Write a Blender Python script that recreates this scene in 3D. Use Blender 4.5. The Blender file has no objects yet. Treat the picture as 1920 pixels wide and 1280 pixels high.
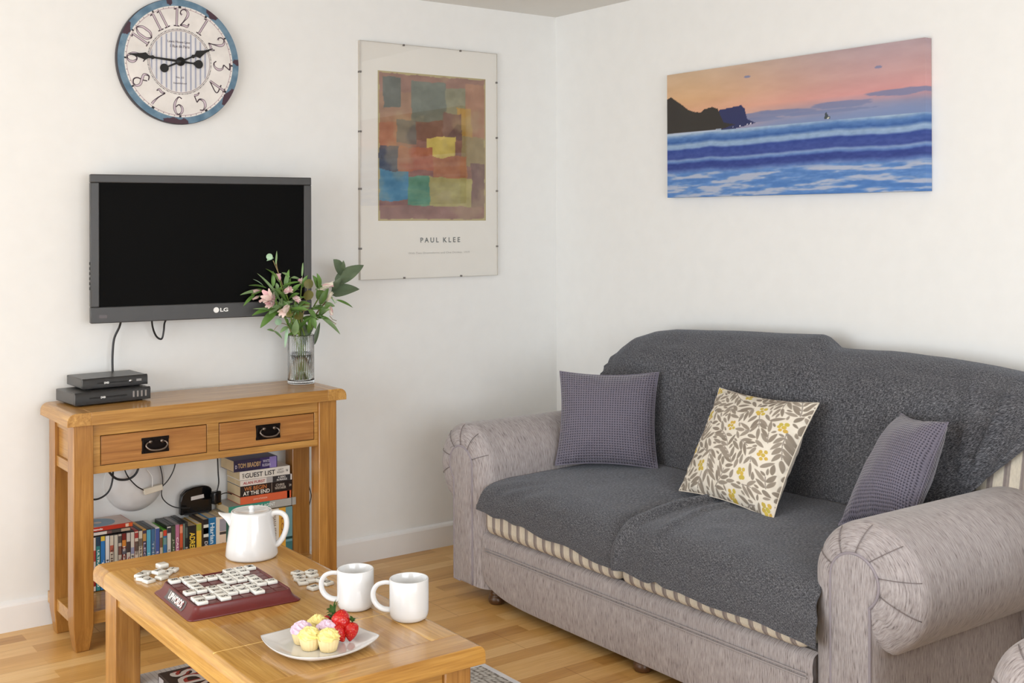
import bpy, math, random
import numpy as np
from mathutils import Vector, Matrix, noise
random.seed(7); rng = np.random.default_rng(7)
S = bpy.context.scene
COL = S.collection
PI = math.pi
sin, cos, rad = math.sin, math.cos, math.radians

# ------------------------------------------------------------------ camera (solved from the room's own edges)
FOC, CY, YAW, PIT, ROL = 2205.27, 410.36, .6306, .0025, -.0031
CP = np.array([-3.4609, -4.3855, 1.4302])
_R0 = np.array([[cos(YAW), -sin(YAW), 0], [sin(YAW), cos(YAW), 0], [0, 0, 1]])
_Rp = np.array([[1, 0, 0], [0, cos(PIT), sin(PIT)], [0, -sin(PIT), cos(PIT)]])
_Rr = np.array([[cos(ROL), 0, sin(ROL)], [0, 1, 0], [-sin(ROL), 0, cos(ROL)]])
RC = _Rr @ _Rp @ _R0
def _ray(px, py): return RC.T @ np.array([(px - 960) / FOC, 1., -(py - CY) / FOC])
def atx(px, py, x): r = _ray(px, py); return Vector(CP + r * ((x - CP[0]) / r[0]))
def aty(px, py, y): r = _ray(px, py); return Vector(CP + r * ((y - CP[1]) / r[1]))
def atz(px, py, z): r = _ray(px, py); return Vector(CP + r * ((z - CP[2]) / r[2]))
cd = bpy.data.cameras.new('camera'); cam = bpy.data.objects.new('camera', cd); COL.objects.link(cam)
cd.sensor_width = 36; cd.lens = FOC / 1920 * 36; cd.shift_y = -(640 - CY) / 1920
m = Matrix.Identity(4)
for i in range(3):
    m[i][0] = RC[0][i]; m[i][1] = RC[2][i]; m[i][2] = -RC[1][i]; m[i][3] = CP[i]
cam.matrix_world = m; cd.clip_start = .05
S.camera = cam

# ------------------------------------------------------------------ materials
MATS = {}
def lin(c):
    c = np.asarray(c, float) / 255.
    return np.where(c <= .04045, c / 12.92, ((c + .055) / 1.055) ** 2.4)
def L4(c): return tuple(float(v) for v in lin(c)) + (1.,)
class N:
    """tiny node-tree writer"""
    def __init__(s, name):
        s.m = bpy.data.materials.new(name); s.m.use_nodes = True; s.t = s.m.node_tree; s.n = s.t.nodes; s.l = s.t.links
        s.b = s.n['Principled BSDF']; s.out = s.n['Material Output']
    def new(s, t, **k):
        n = s.n.new(t)
        for a, v in k.items():
            if a.startswith('i_'):
                key = a[2:]; key = int(key) if key.isdigit() else key.replace('_', ' ')
                n.inputs[key].default_value = v
            else: setattr(n, a, v)
        return n
    def link(s, a, b): s.l.new(a, b)
    def coord(s, which='Object', scale=(1, 1, 1), rot=(0, 0, 0), loc=(0, 0, 0)):
        c = s.new('ShaderNodeTexCoord'); mp = s.new('ShaderNodeMapping')
        mp.inputs['Scale'].default_value = scale; mp.inputs['Rotation'].default_value = rot; mp.inputs['Location'].default_value = loc
        s.link(c.outputs[which], mp.inputs['Vector']); return mp.outputs['Vector']
    def noise(s, vec, scale, detail=3, rough=.55, dist=0):
        n = s.new('ShaderNodeTexNoise', i_Scale=scale, i_Detail=detail, i_Roughness=rough, i_Distortion=dist)
        s.link(vec, n.inputs['Vector']); return n.outputs['Fac']
    def ramp(s, fac, stops):
        r = s.new('ShaderNodeValToRGB'); e = r.color_ramp.elements
        while len(e) < len(stops): e.new(.5)
        for el, (p, c) in zip(e, stops): el.position = p; el.color = c if len(c) == 4 else L4(c)
        s.link(fac, r.inputs['Fac']); return r.outputs['Color']
    def mix(s, fac, a, b, mode='MIX'):
        x = s.new('ShaderNodeMix', data_type='RGBA', blend_type=mode)
        for sock, v in ((x.inputs[0], fac), (x.inputs[6], a), (x.inputs[7], b)):
            if hasattr(v, 'links'): s.link(v, sock)
            else: sock.default_value = v
        return x.outputs[2]
    def math(s, op, a, b=0.):
        x = s.new('ShaderNodeMath', operation=op)
        for i, v in enumerate((a, b)):
            if hasattr(v, 'links'): s.link(v, x.inputs[i])
            else: x.inputs[i].default_value = v
        return x.outputs[0]
    def bump(s, h, strength=.3, dist=.002):
        b = s.new('ShaderNodeBump', i_Strength=strength, i_Distance=dist); s.link(h, b.inputs['Height'])
        s.link(b.outputs['Normal'], s.b.inputs['Normal'])
    def base(s, c):
        if hasattr(c, 'links'): s.link(c, s.b.inputs['Base Color'])
        else: s.b.inputs['Base Color'].default_value = c
    def set(s, **k):
        for a, v in k.items(): s.b.inputs[a.replace('_', ' ')].default_value = v
        return s
def plain(name, c, rough=.5, metal=0., spec=.5, coat=0., var=.06, bump=0., bscale=200):
    """solid colour with a faint procedural variation"""
    if name in MATS: return MATS[name]
    k = N(name); v = k.coord('Object'); f = k.noise(v, 14, 2)
    a = np.clip(lin(c) * (1 - var), 0, 1); b = np.clip(lin(c) * (1 + var), 0, 1)
    k.base(k.ramp(f, [(.3, tuple(a) + (1.,)), (.7, tuple(b) + (1.,))]))
    k.set(Roughness=rough, Metallic=metal, Specular_IOR_Level=spec, Coat_Weight=coat)
    if bump: k.bump(k.noise(v, bscale, 3), bump, .001)
    MATS[name] = k.m; return k.m
def oak(name, ax, dark, light, rough=.38, sc=1., seed=0.):
    """oak with its grain along local axis ax"""
    k = N(name); st = [26., 26., 26.]; st[ax] = 1.6
    v = k.coord('Object', tuple(q * sc for q in st), loc=(seed, seed * 1.7, seed * .6))
    f1 = k.noise(v, 1., 5, .6, 1.2)
    st2 = [170., 170., 170.]; st2[ax] = 5.
    f2 = k.noise(k.coord('Object', tuple(q * sc for q in st2)), 1., 3, .7)
    f3 = k.noise(k.coord('Object', (2.2, 2.2, 2.2), loc=(seed, 0, 0)), 1., 2)
    c = k.ramp(f1, [(.25, dark), (.5, tuple((np.array(dark) + np.array(light)) / 2)), (.72, light)])
    d = k.ramp(f2, [(.3, (190, 170, 150)), (.62, (255, 255, 255))])
    c = k.mix(.55, c, d, 'MULTIPLY')
    e = k.ramp(f3, [(.3, (225, 215, 205)), (.7, (255, 252, 245))])
    k.base(k.mix(.8, c, e, 'MULTIPLY'))
    k.set(Roughness=rough, Specular_IOR_Level=.45, Coat_Weight=.45, Coat_Roughness=.12)
    k.bump(f2, .12, .0006)
    MATS[name] = k.m; return k.m
def vcol(name, rough=.5, spec=.4, bump=0.):
    k = N(name); a = k.new('ShaderNodeVertexColor'); a.layer_name = 'Col'
    k.base(a.outputs['Color']); k.set(Roughness=rough, Specular_IOR_Level=spec)
    if bump: k.bump(k.noise(k.coord('Object'), 900, 2), bump, .0005)
    MATS[name] = k.m; return k.m
def chenille(name, dark, mid, light):
    """upholstery with fine streaks along UV u"""
    k = N(name); v = k.coord('UV', (30, 330, 1)); f = k.noise(v, 1., 3, .6)
    f2 = k.noise(k.coord('UV', (6, 40, 1)), 1., 3)
    c = k.ramp(f, [(.27, dark), (.41, mid), (.62, light)])
    c = k.mix(.5, c, k.ramp(f2, [(.3, (215, 212, 212)), (.7, (255, 255, 255))]), 'MULTIPLY')
    k.base(c); k.set(Roughness=.9, Specular_IOR_Level=.15, Sheen_Weight=.25, Sheen_Roughness=.4)
    k.bump(f, .3, .0015); MATS[name] = k.m; return k.m
def throwcloth(name, dark, mid, light):
    k = N(name)
    a = k.noise(k.coord('UV', (95, 430, 1)), 1., 3, .7); b = k.noise(k.coord('UV', (430, 95, 1)), 1., 3, .7)
    big = k.noise(k.coord('UV', (9, 14, 1)), 1., 3)
    f = k.math('MULTIPLY', k.math('ADD', a, b), .5)
    c = k.ramp(f, [(.40, dark), (.5, mid), (.61, light)])
    c = k.mix(.5, c, k.ramp(big, [(.3, (205, 205, 210)), (.7, (255, 255, 255))]), 'MULTIPLY')
    k.base(c); k.set(Roughness=.95, Specular_IOR_Level=.1, Sheen_Weight=.3, Sheen_Roughness=.45, Sheen_Tint=(.7, .75, .85, 1))
    k.bump(f, .7, .003); MATS[name] = k.m; return k.m
def waffle(name, dark, light):
    k = N(name); c = k.new('ShaderNodeTexCoord'); sp = k.new('ShaderNodeSeparateXYZ'); k.link(c.outputs['UV'], sp.inputs[0])
    u, w = sp.outputs[0], sp.outputs[1]
    p = k.math('MULTIPLY', k.math('ADD', u, w), PI * 38); q = k.math('MULTIPLY', k.math('SUBTRACT', u, w), PI * 38)
    h = k.math('MULTIPLY', k.math('ADD', k.math('MULTIPLY', k.math('SINE', p), k.math('SINE', q)), 1.), .5)
    k.base(k.ramp(h, [(.08, dark), (.5, light)]))
    k.set(Roughness=.85, Specular_IOR_Level=.2, Sheen_Weight=.5, Sheen_Roughness=.35); k.bump(h, .8, .004)
    MATS[name] = k.m; return k.m
def stripes(name, cols, freq, axis=1):
    k = N(name); c = k.new('ShaderNodeTexCoord'); sp = k.new('ShaderNodeSeparateXYZ'); k.link(c.outputs['Object'], sp.inputs[0])
    f = k.math('FRACT', k.math('MULTIPLY', sp.outputs[axis], freq))
    r = k.ramp(f, cols); n = k.noise(k.coord('Object', (300, 300, 60)), 1., 2)
    k.base(k.mix(.35, r, k.ramp(n, [(.3, (200, 200, 200)), (.7, (255, 255, 255))]), 'MULTIPLY')); k.set(Roughness=.9, Specular_IOR_Level=.1)
    MATS[name] = k.m; return k.m

# ------------------------------------------------------------------ mesh builder
class G:
    def __init__(s): s.v = []; s.f = []; s.mi = []; s.uv = []; s.sm = []
    def add(s, vs, fs, mat=0, smooth=True, uv=None):
        o = len(s.v); s.v += [tuple(p) for p in vs]; s.f += [tuple(i + o for i in f) for f in fs]
        s.mi += [mat] * len(fs); s.sm += [smooth] * len(fs); s.uv += list(uv) if uv is not None else [(0., 0.)] * len(vs)
        return s
    def box(s, x0, x1, y0, y1, z0, z1, mat=0):
        x0, x1 = min(x0, x1), max(x0, x1); y0, y1 = min(y0, y1), max(y0, y1); z0, z1 = min(z0, z1), max(z0, z1)
        v = [(x, y, z) for z in (z0, z1) for y in (y0, y1) for x in (x0, x1)]
        uv = [(p[2], p[0] + p[1]) for p in v]
        return s.add(v, [(0, 2, 3, 1), (4, 5, 7, 6), (0, 1, 5, 4), (2, 6, 7, 3), (0, 4, 6, 2), (1, 3, 7, 5)], mat, False, uv)
    def rings(s, R, mat=0, smooth=True, closed=True, cap=True, uv=None):
        n = len(R[0]); v = [p for r in R for p in r]; f = []
        for i in range(len(R) - 1):
            for j in range(n if closed else n - 1):
                k = (j + 1) % n; f.append((i * n + j, i * n + k, (i + 1) * n + k, (i + 1) * n + j))
        if cap and closed:
            f.append(tuple(range(n - 1, -1, -1))); f.append(tuple((len(R) - 1) * n + j for j in range(n)))
        return s.add(v, f, mat, smooth, uv)
    def lathe(s, prof, c=(0, 0, 0), n=40, mat=0, cap=False, sx=1., sy=1.):
        R = [[(c[0] + r * sx * cos(2 * PI * j / n), c[1] + r * sy * sin(2 * PI * j / n), c[2] + z) for j in range(n)] for r, z in prof]
        return s.rings(R, mat, True, True, cap)
    def tube(s, pts, r, n=10, mat=0, cap=True, flat=1.):
        pts = [Vector(p) for p in pts]; rr = r if hasattr(r, '__len__') else [r] * len(pts); R = []; up = None
        for i, p in enumerate(pts):
            t = (pts[min(i + 1, len(pts) - 1)] - pts[max(i - 1, 0)]).normalized()
            if up is None: up = t.orthogonal().normalized()
            up = (up - t * up.dot(t)).normalized(); w = t.cross(up)
            R.append([tuple(p + (up * cos(2 * PI * j / n) + w * sin(2 * PI * j / n) * flat) * rr[i]) for j in range(n)])
        return s.rings(R, mat, True, True, cap)
    def prism(s, poly, z0, z1, mat=0, fr=None):
        """extrude a 2-D polygon along local z; fr maps (x,y,z) to world"""
        fr = fr or (lambda x, y, z: (x, y, z)); n = len(poly)
        v = [fr(x, y, z0) for x, y in poly] + [fr(x, y, z1) for x, y in poly]
        return s.add(v, [tuple(range(n - 1, -1, -1)), tuple(range(n, 2 * n))] + [(i, (i + 1) % n, n + (i + 1) % n, n + i) for i in range(n)], mat, False)
    def grid(s, fn, nu, nv, mat=0, uvfn=None, flip=False, smooth=True):
        v = [fn(i / nu, j / nv) for j in range(nv + 1) for i in range(nu + 1)]
        uv = [uvfn(i / nu, j / nv) if uvfn else (i / nu, j / nv) for j in range(nv + 1) for i in range(nu + 1)]
        w = nu + 1; f = [(j * w + i, j * w + i + 1, (j + 1) * w + i + 1, (j + 1) * w + i) for j in range(nv) for i in range(nu)]
        if flip: f = [q[::-1] for q in f]
        return s.add(v, f, mat, smooth, uv)
def spline(pts, n=8):
    P = [Vector(p) for p in pts]; P = [P[0] * 2 - P[1]] + P + [P[-1] * 2 - P[-2]]; out = []
    for i in range(1, len(P) - 2):
        for k in range(n):
            t = k / n; a, b, c, d = P[i - 1], P[i], P[i + 1], P[i + 2]
            out.append(.5 * ((2 * b) + (c - a) * t + (2 * a - 5 * b + 4 * c - d) * t * t + (3 * b - a - 3 * c + d) * t ** 3))
    return out + [P[-2]]
def wloc(o):
    p = Vector((0, 0, 0))
    while o is not None: p += Vector(o.location); o = o.parent
    return p
def build(name, g, mats, parent=None, world=True, bevel=0., seg=2, sub=0, solid=0., label=None, col=None, auto=True):
    me = bpy.data.meshes.new(name)
    off = wloc(parent) if (parent is not None and world) else Vector((0, 0, 0))
    me.from_pydata([tuple(Vector(p) - off) for p in g.v], [], g.f)
    mats = mats if isinstance(mats, (list, tuple)) else [mats]
    for q in mats: me.materials.append(q)
    me.polygons.foreach_set('material_index', g.mi); me.polygons.foreach_set('use_smooth', g.sm)
    ul = me.uv_layers.new(name='UVMap'); li = np.empty(len(me.loops), np.int32); me.loops.foreach_get('vertex_index', li)
    ul.data.foreach_set('uv', np.asarray(g.uv, np.float32)[li].ravel())
    if col is not None:
        ca = me.color_attributes.new('Col', 'FLOAT_COLOR', 'POINT'); a = np.ones((len(g.v), 4), np.float32); a[:, :3] = col
        ca.data.foreach_set('color', a.ravel())
    me.update()
    o = bpy.data.objects.new(name, me); COL.objects.link(o)
    if parent is not None: o.parent = parent
    if bevel:
        b = o.modifiers.new('bevel', 'BEVEL'); b.width = bevel; b.segments = seg; b.limit_method = 'ANGLE'; b.angle_limit = rad(40)
        b.harden_normals = False
        me.polygons.foreach_set('use_smooth', [True] * len(me.polygons))
        try: me.set_sharp_from_angle(angle=rad(50))
        except Exception: pass
    if sub: q = o.modifiers.new('sub', 'SUBSURF'); q.levels = sub; q.render_levels = sub
    if solid: q = o.modifiers.new('solid', 'SOLIDIFY'); q.thickness = solid; q.offset = -1
    if label: o['label'] = label
    return o
def tag(o, label, cat, group=None):
    o['label'] = label; o['category'] = cat
    if group: o['group'] = group
    return o
def thing(name, label, cat, loc=(0, 0, 0), rz=0., group=None):
    o = bpy.data.objects.new(name, None); o.empty_display_size = .1; COL.objects.link(o)
    o.location = loc; o.rotation_euler = (0, 0, rz); return tag(o, label, cat, group)
def struct(name, g, mats, parent=None, **k):
    o = build(name, g, mats, parent, **k)
    if parent is None: o['kind'] = 'structure'
    return o
def dup(o, parent=None):
    c = o.copy(); COL.objects.link(c)
    if parent is not None: c.parent = parent
    for ch in list(o.children): dup(ch, c)
    return c
_TXT = {}
def textmesh(s, bold=0.):
    """outline mesh of a string, unit height, lower-left at 0,0 (built-in font)"""
    if (s, bold) in _TXT: return _TXT[(s, bold)]
    cu = bpy.data.curves.new('t', 'FONT'); cu.body = s; cu.size = 1; cu.resolution_u = 3; cu.offset = bold; cu.fill_mode = 'FRONT'
    ob = bpy.data.objects.new('t', cu); COL.objects.link(ob); bpy.context.view_layer.update()
    me = bpy.data.meshes.new_from_object(ob.evaluated_get(bpy.context.evaluated_depsgraph_get()))
    v = np.array([q.co[:2] for q in me.vertices]); f = [tuple(p.vertices) for p in me.polygons]
    bpy.data.objects.remove(ob); bpy.data.curves.remove(cu); bpy.data.meshes.remove(me)
    lo, hi = v.min(0), v.max(0); v = (v - lo) / (hi[1] - lo[1])
    _TXT[(s, bold)] = (v, f); return v, f
def put_text(g, s, org, right, up, w=None, h=None, mat=0, bold=0., lift=.0004, center=True):
    """lay a string on a surface: fitted to width w and/or height h, centred at org"""
    v, f = textmesh(s, bold); W = v[:, 0].max(); right = Vector(right).normalized(); up = Vector(up).normalized(); nrm = right.cross(up)
    if h is None: h = w / W
    sx = (w / W) if w else h
    o = Vector(org) + nrm * lift
    if center: o = o - right * (W * sx / 2) - up * (h / 2)
    g.add([tuple(o + right * (x * sx) + up * (y * h)) for x, y in v], f, mat, False)
    return g
# ------------------------------------------------------------------ numpy painting helpers (printed artwork -> colour attribute)
def fbm(x, y, oct=4, seed=0):
    r = np.random.default_rng(seed); out = 0; amp = 1.; tot = 0
    for o in range(oct):
        n = 64; t = r.random((n, n)); fx, fy = x * 2 ** o, y * 2 ** o
        xi, yi = np.floor(fx).astype(int), np.floor(fy).astype(int); a, b = fx - xi, fy - yi; a = a * a * (3 - 2 * a); b = b * b * (3 - 2 * b)
        g = lambda i, j: t[j % n, i % n]
        out = out + amp * ((g(xi, yi) * (1 - a) + g(xi + 1, yi) * a) * (1 - b) + (g(xi, yi + 1) * (1 - a) + g(xi + 1, yi + 1) * a) * b)
        tot += amp; amp *= .5
    return out / tot
def ss(a, b, x): t = np.clip((x - a) / (b - a), 0, 1); return t * t * (3 - 2 * t)
def lay(img, mask, c): 
    mk = np.clip(mask, 0, 1)[..., None]; return img * (1 - mk) + np.asarray(c, float) * mk
def inpoly(x, y, P):
    c = np.zeros_like(x, bool); n = len(P)
    for i in range(n):
        (x1, y1), (x2, y2) = P[i], P[(i + 1) % n]
        if y1 == y2: continue
        c ^= ((y1 > y) != (y2 > y)) & (x < (x2 - x1) * (y - y1) / (y2 - y1) + x1)
    return c
def gridimg(nu, nv): 
    u, v = np.meshgrid(np.linspace(0, 1, nu + 1), np.linspace(0, 1, nv + 1)); return u, v   # v = 0 at the bottom

# ------------------------------------------------------------------ the room
wallm = plain('wall_paint', (235, 235, 233), .75, var=.012, spec=.25)
wallm2 = wallm
ceilm = plain('ceiling_paint', (228, 226, 221), .85, var=.01, spec=.2)
trimm = plain('trim_gloss', (238, 237, 236), .35, var=.01)
k = N('oak_floor')
v = k.coord('Object'); br = k.new('ShaderNodeTexBrick', offset=.37, offset_frequency=2, squash=1.)
br.inputs['Color1'].default_value = (.02, .02, .02, 1); br.inputs['Color2'].default_value = (.98, .98, .98, 1); br.inputs['Mortar'].default_value = (.5, .5, .5, 1)
for a, q in (('Scale', 1.), ('Mortar Size', .0), ('Brick Width', .72), ('Row Height', .068), ('Bias', 0.)): br.inputs[a].default_value = q
k.link(v, br.inputs['Vector'])
br2 = k.new('ShaderNodeTexBrick', offset=.5, offset_frequency=2)
for a, q in (('Scale', 1.), ('Mortar Size', .0012), ('Brick Width', 2.2), ('Row Height', .204), ('Bias', 0.), ('Mortar Smooth', .3)): br2.inputs[a].default_value = q
br2.inputs['Color1'].default_value = br2.inputs['Color2'].default_value = (1, 1, 1, 1); br2.inputs['Mortar'].default_value = (.62, .5, .38, 1)
k.link(v, br2.inputs['Vector'])
pl = k.new('ShaderNodeRGBToBW'); k.link(br.outputs['Color'], pl.inputs[0])
off = k.new('ShaderNodeVectorMath', operation='SCALE'); off.inputs['Scale'].default_value = 37.; k.link(br.outputs['Color'], off.inputs[0])
ad = k.new('ShaderNodeVectorMath', operation='ADD'); k.link(k.coord('Object', (1.5, 24, 1)), ad.inputs[0]); k.link(off.outputs[0], ad.inputs[1])
g1 = k.noise(ad.outputs[0], 1., 5, .6, 1.4)
g2 = k.noise(k.coord('Object', (6, 260, 1)), 1., 3, .7)
c = k.ramp(k.math('ADD', k.math('MULTIPLY', pl.outputs[0], .62), k.math('MULTIPLY', g1, .5)), [(.15, (170, 118, 54)), (.4, (208, 158, 90)), (.62, (222, 174, 104)), (.9, (238, 198, 136))])
c = k.mix(.5, c, k.ramp(g2, [(.3, (205, 190, 170)), (.6, (255, 255, 255))]), 'MULTIPLY')
c = k.mix(1., c, br2.outputs['Color'], 'MULTIPLY')
k.base(c); k.set(Roughness=.3, Specular_IOR_Level=.45); k.bump(g2, .08, .0006); MATS['oak_floor'] = k.m
XL, YF = -6.0, -6.2        # the unseen left and camera-side walls
struct('floor', G().box(XL - .1, .1, YF - .1, .1, -.06, 0), MATS['oak_floor'])
struct('ceiling', G().box(XL - .1, .1, YF - .1, .1, 2.4, 2.46), ceilm)
struct('wall_back', G().box(XL - .1, .1, 0, .1, 0, 2.4), wallm)
struct('wall_right', G().box(0, .1, YF - .1, 0, 0, 2.4), wallm2)
# left wall with a wide window, camera-side wall with one added for fill light
W1 = (-4.4, -.7, .12, 2.25)
g = G(); g.box(XL - .1, XL, YF, W1[0], 0, 2.4); g.box(XL - .1, XL, W1[1], 0, 0, 2.4); g.box(XL - .1, XL, W1[0], W1[1], 0, W1[2]); g.box(XL - .1, XL, W1[0], W1[1], W1[3], 2.4)
struct('wall_left', g, wallm)
W2 = (-4.2, -1.0, .6, 2.2)
g = G(); g.box(XL, W2[0], YF - .1, YF, 0, 2.4); g.box(W2[1], 0, YF - .1, YF, 0, 2.4); g.box(W2[0], W2[1], YF - .1, YF, 0, W2[2]); g.box(W2[0], W2[1], YF - .1, YF, W2[3], 2.4)
struct('wall_front', g, wallm)
kg = N('window_glass'); tr = kg.new('ShaderNodeBsdfTransparent'); gl = kg.new('ShaderNodeBsdfGlossy', i_Roughness=.02); mx = kg.new('ShaderNodeMixShader', i_Fac=.06)
kg.link(tr.outputs[0], mx.inputs[1]); kg.link(gl.outputs[0], mx.inputs[2]); kg.link(mx.outputs[0], kg.out.inputs['Surface']); MATS['window_glass'] = kg.m
g = G(); y0, y1, z0, z1 = W1
for a in (y0, (y0 + y1) / 2 - .03, y1 - .06): g.box(XL - .08, XL - .02, a, a + .06, z0, z1)
for a in (z0, z1 - .06): g.box(XL - .08, XL - .02, y0, y1, a, a + .06)
w1 = struct('window_1', g, trimm); struct('window_pane', G().box(XL - .052, XL - .048, y0 + .03, y1 - .03, z0 + .03, z1 - .03), kg.m, w1); struct('window_sill', G().box(XL - .03, XL + .08, y0 - .05, y1 + .05, z0 - .03, z0), trimm, w1)
g = G(); x0, x1, z0, z1 = W2
for a in (x0, (x0 + x1) / 2 - .03, x1 - .06): g.box(a, a + .06, YF - .08, YF - .02, z0, z1)
for a in (z0, z1 - .06): g.box(x0, x1, YF - .08, YF - .02, a, a + .06)
w2 = struct('added_fill_window', g, trimm); struct('window_pane', G().box(x0 + .03, x1 - .03, YF - .052, YF - .048, z0 + .03, z1 - .03), kg.m, w2)  # unseen window, added behind the camera to carry the fill light
def skirting(name, a, b, axis):
    g = G(); prof = [(0, 0), (.016, 0), (.016, .088), (.012, .096), (.003, .103), (0, .103)]
    if axis == 'x': g.prism(prof, a, b, 0, lambda p, q, t: (t, -p, q))
    else: g.prism(prof, a, b, 0, lambda p, q, t: (-p, t, q))
    return struct(name, g, trimm)
skirting('baseboard_back', XL, 0, 'x'); skirting('baseboard_right', YF, -.016, 'y')

# ------------------------------------------------------------------ light: the left window, plus an added fill lamp behind the camera; open sky outside
w = bpy.data.worlds.new('sky'); S.world = w; w.use_nodes = True
w.node_tree.nodes['Background'].inputs[0].default_value = (.86, .93, 1., 1); w.node_tree.nodes['Background'].inputs[1].default_value = 1.5
def arealight(name, loc, rot, sx, sy, power, c):
    l = bpy.data.lights.new(name, 'AREA'); l.shape = 'RECTANGLE'; l.size = sx; l.size_y = sy; l.energy = power; l.color = c
    o = bpy.data.objects.new(name, l); COL.objects.link(o); o.location = loc; o.rotation_euler = rot; return o
arealight('window_daylight', (XL + .02, (W1[0] + W1[1]) / 2, (W1[2] + W1[3]) / 2), (0, -PI / 2, 0), W1[3] - W1[2] - .1, W1[1] - W1[0] - .1, 114, (.885, .95, 1.))
arealight('rear_fill_light', ((W2[0] + W2[1]) / 2, YF + .02, (W2[2] + W2[3]) / 2), (PI / 2, 0, 0), W2[1] - W2[0] - .1, W2[3] - W2[2] - .1, 90, (.91, .955, 1.))  # added fill lamp at the made-up rear window, lifts the shadows
S.view_settings.view_transform = 'Standard'; S.view_settings.look = 'None'; S.view_settings.exposure = 0.; S.view_settings.gamma = 1.; S.view_settings.use_curve_mapping = False
# ------------------------------------------------------------------ shared materials
OAKD, OAKL = (170, 121, 54), (222, 176, 102)
oakX = oak('oak_grain_x', 0, OAKD, OAKL); oakY = oak('oak_grain_y', 1, OAKD, OAKL, seed=3.); oakZ = oak('oak_grain_z', 2, (154, 104, 44), (202, 150, 78), seed=7.)
oakR = oak('oak_red_grain_x', 0, (156, 102, 48), (198, 144, 80), seed=11.)
blackp = plain('black_plastic', (30, 30, 32), .38); blackm = plain('black_matt', (18, 18, 19), .6); greyp = plain('charcoal_plastic', (62, 62, 63), .4)
whitep = plain('white_print', (240, 240, 238), .5); blackink = plain('black_ink', (28, 27, 30), .6); silver = plain('silver_metal', (190, 190, 190), .3, 1.)
ironm = plain('black_iron', (30, 22, 20), .32, .75); ironh = plain('worn_iron', (128, 118, 110), .28, .9)

# ------------------------------------------------------------------ wall clock
CK = Vector((-1.843, -.0, 2.043)); CR = .238
clock = thing('wall_clock', 'round weathered blue-rimmed wall clock with large numerals and black hands', 'clock', CK)
g = G(); g.rings([[(CK.x + r * cos(a), y, CK.z + r * sin(a)) for a in np.linspace(0, 2 * PI, 97)[:-1]] for r, y in ((CR - .006, -.001), (CR, -.006), (CR, -.026), (CR - .003, -.030))][::-1], 0)
build('clock_case', g, plain('clock_edge', (52, 50, 58), .5), clock)
nr, na = 110, 600
R_ = np.linspace(0, 1, nr + 1); A_ = np.linspace(0, 2 * PI, na + 1)
aa, rr = np.meshgrid(A_, R_); xx, zz = rr * np.cos(aa), rr * np.sin(aa)
img = np.ones(rr.shape + (3,)) * np.array((228, 224, 220.)); img += ((fbm(xx * 5 + 9, zz * 5 + 9, 4, 1) - .5) * 26)[..., None]
st = .5 + .5 * np.sin(xx * 78); lane = (np.floor(xx * 78 / (2 * PI)) % 2)
img = lay(img, (rr < .485) * ss(.55, .95, st) * .85, (146, 152, 176)); img = lay(img, (rr < .485) * ss(.0, .5, 1 - st) * .35, (206, 208, 216))
img = lay(img, (rr > .515) * (rr < .535) * (np.sin(aa * 130) > 0), (58, 52, 62)); img = lay(img, (abs(rr - .497) < .006), (120, 100, 110))
tick = np.abs((aa * 60 / (2 * PI) + .5) % 1 - .5) < .06
img = lay(img, (rr > .86) * (rr < .885) * tick, (60, 52, 60)); img = lay(img, abs(rr - .862) < .005, (170, 140, 150))
t12 = np.abs((aa * 12 / (2 * PI) + .5) % 1 - .5) < .04
img = lay(img, (rr > .86) * (rr < .9) * t12, (30, 26, 34))
blue = np.ones(rr.shape + (3,)) * np.array((98, 128, 150.)) + ((fbm(xx * 9 + 30, zz * 9 + 30, 4, 4) - .5) * 60)[..., None] * np.array((1, .9, .8))
img = np.where((rr > .895)[..., None], blue, img)
worn = fbm(xx * 6 + 50, zz * 6 + 50, 5, 8)
for ang, wd in ((-33, 9), (-97, 8), (-86, 4), (4, 3), (56, 6), (100, 3), (152, 6)):
    d = np.abs((np.degrees(aa) - ang + 180) % 360 - 180); wmask = (d < wd * (.5 + worn)) * (rr > .865 + .06 * worn + .05 * d / wd)
    img = lay(img, wmask, (72, 50, 62))
g = G(); v = [(CK.x + CR * .992 * a, -.0305 - .0 * b, CK.z + CR * .992 * b) for a, b in zip(xx.ravel(), zz.ravel())]
f = [(j * (na + 1) + i, (j + 1) * (na + 1) + i, (j + 1) * (na + 1) + i + 1, j * (na + 1) + i + 1) for j in range(nr) for i in range(na)]
g.add(v, [q[::-1] for q in f]); build('clock_face', g, vcol('clock_face_paint', .5), clock, col=lin(img.reshape(-1, 3)))
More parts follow.
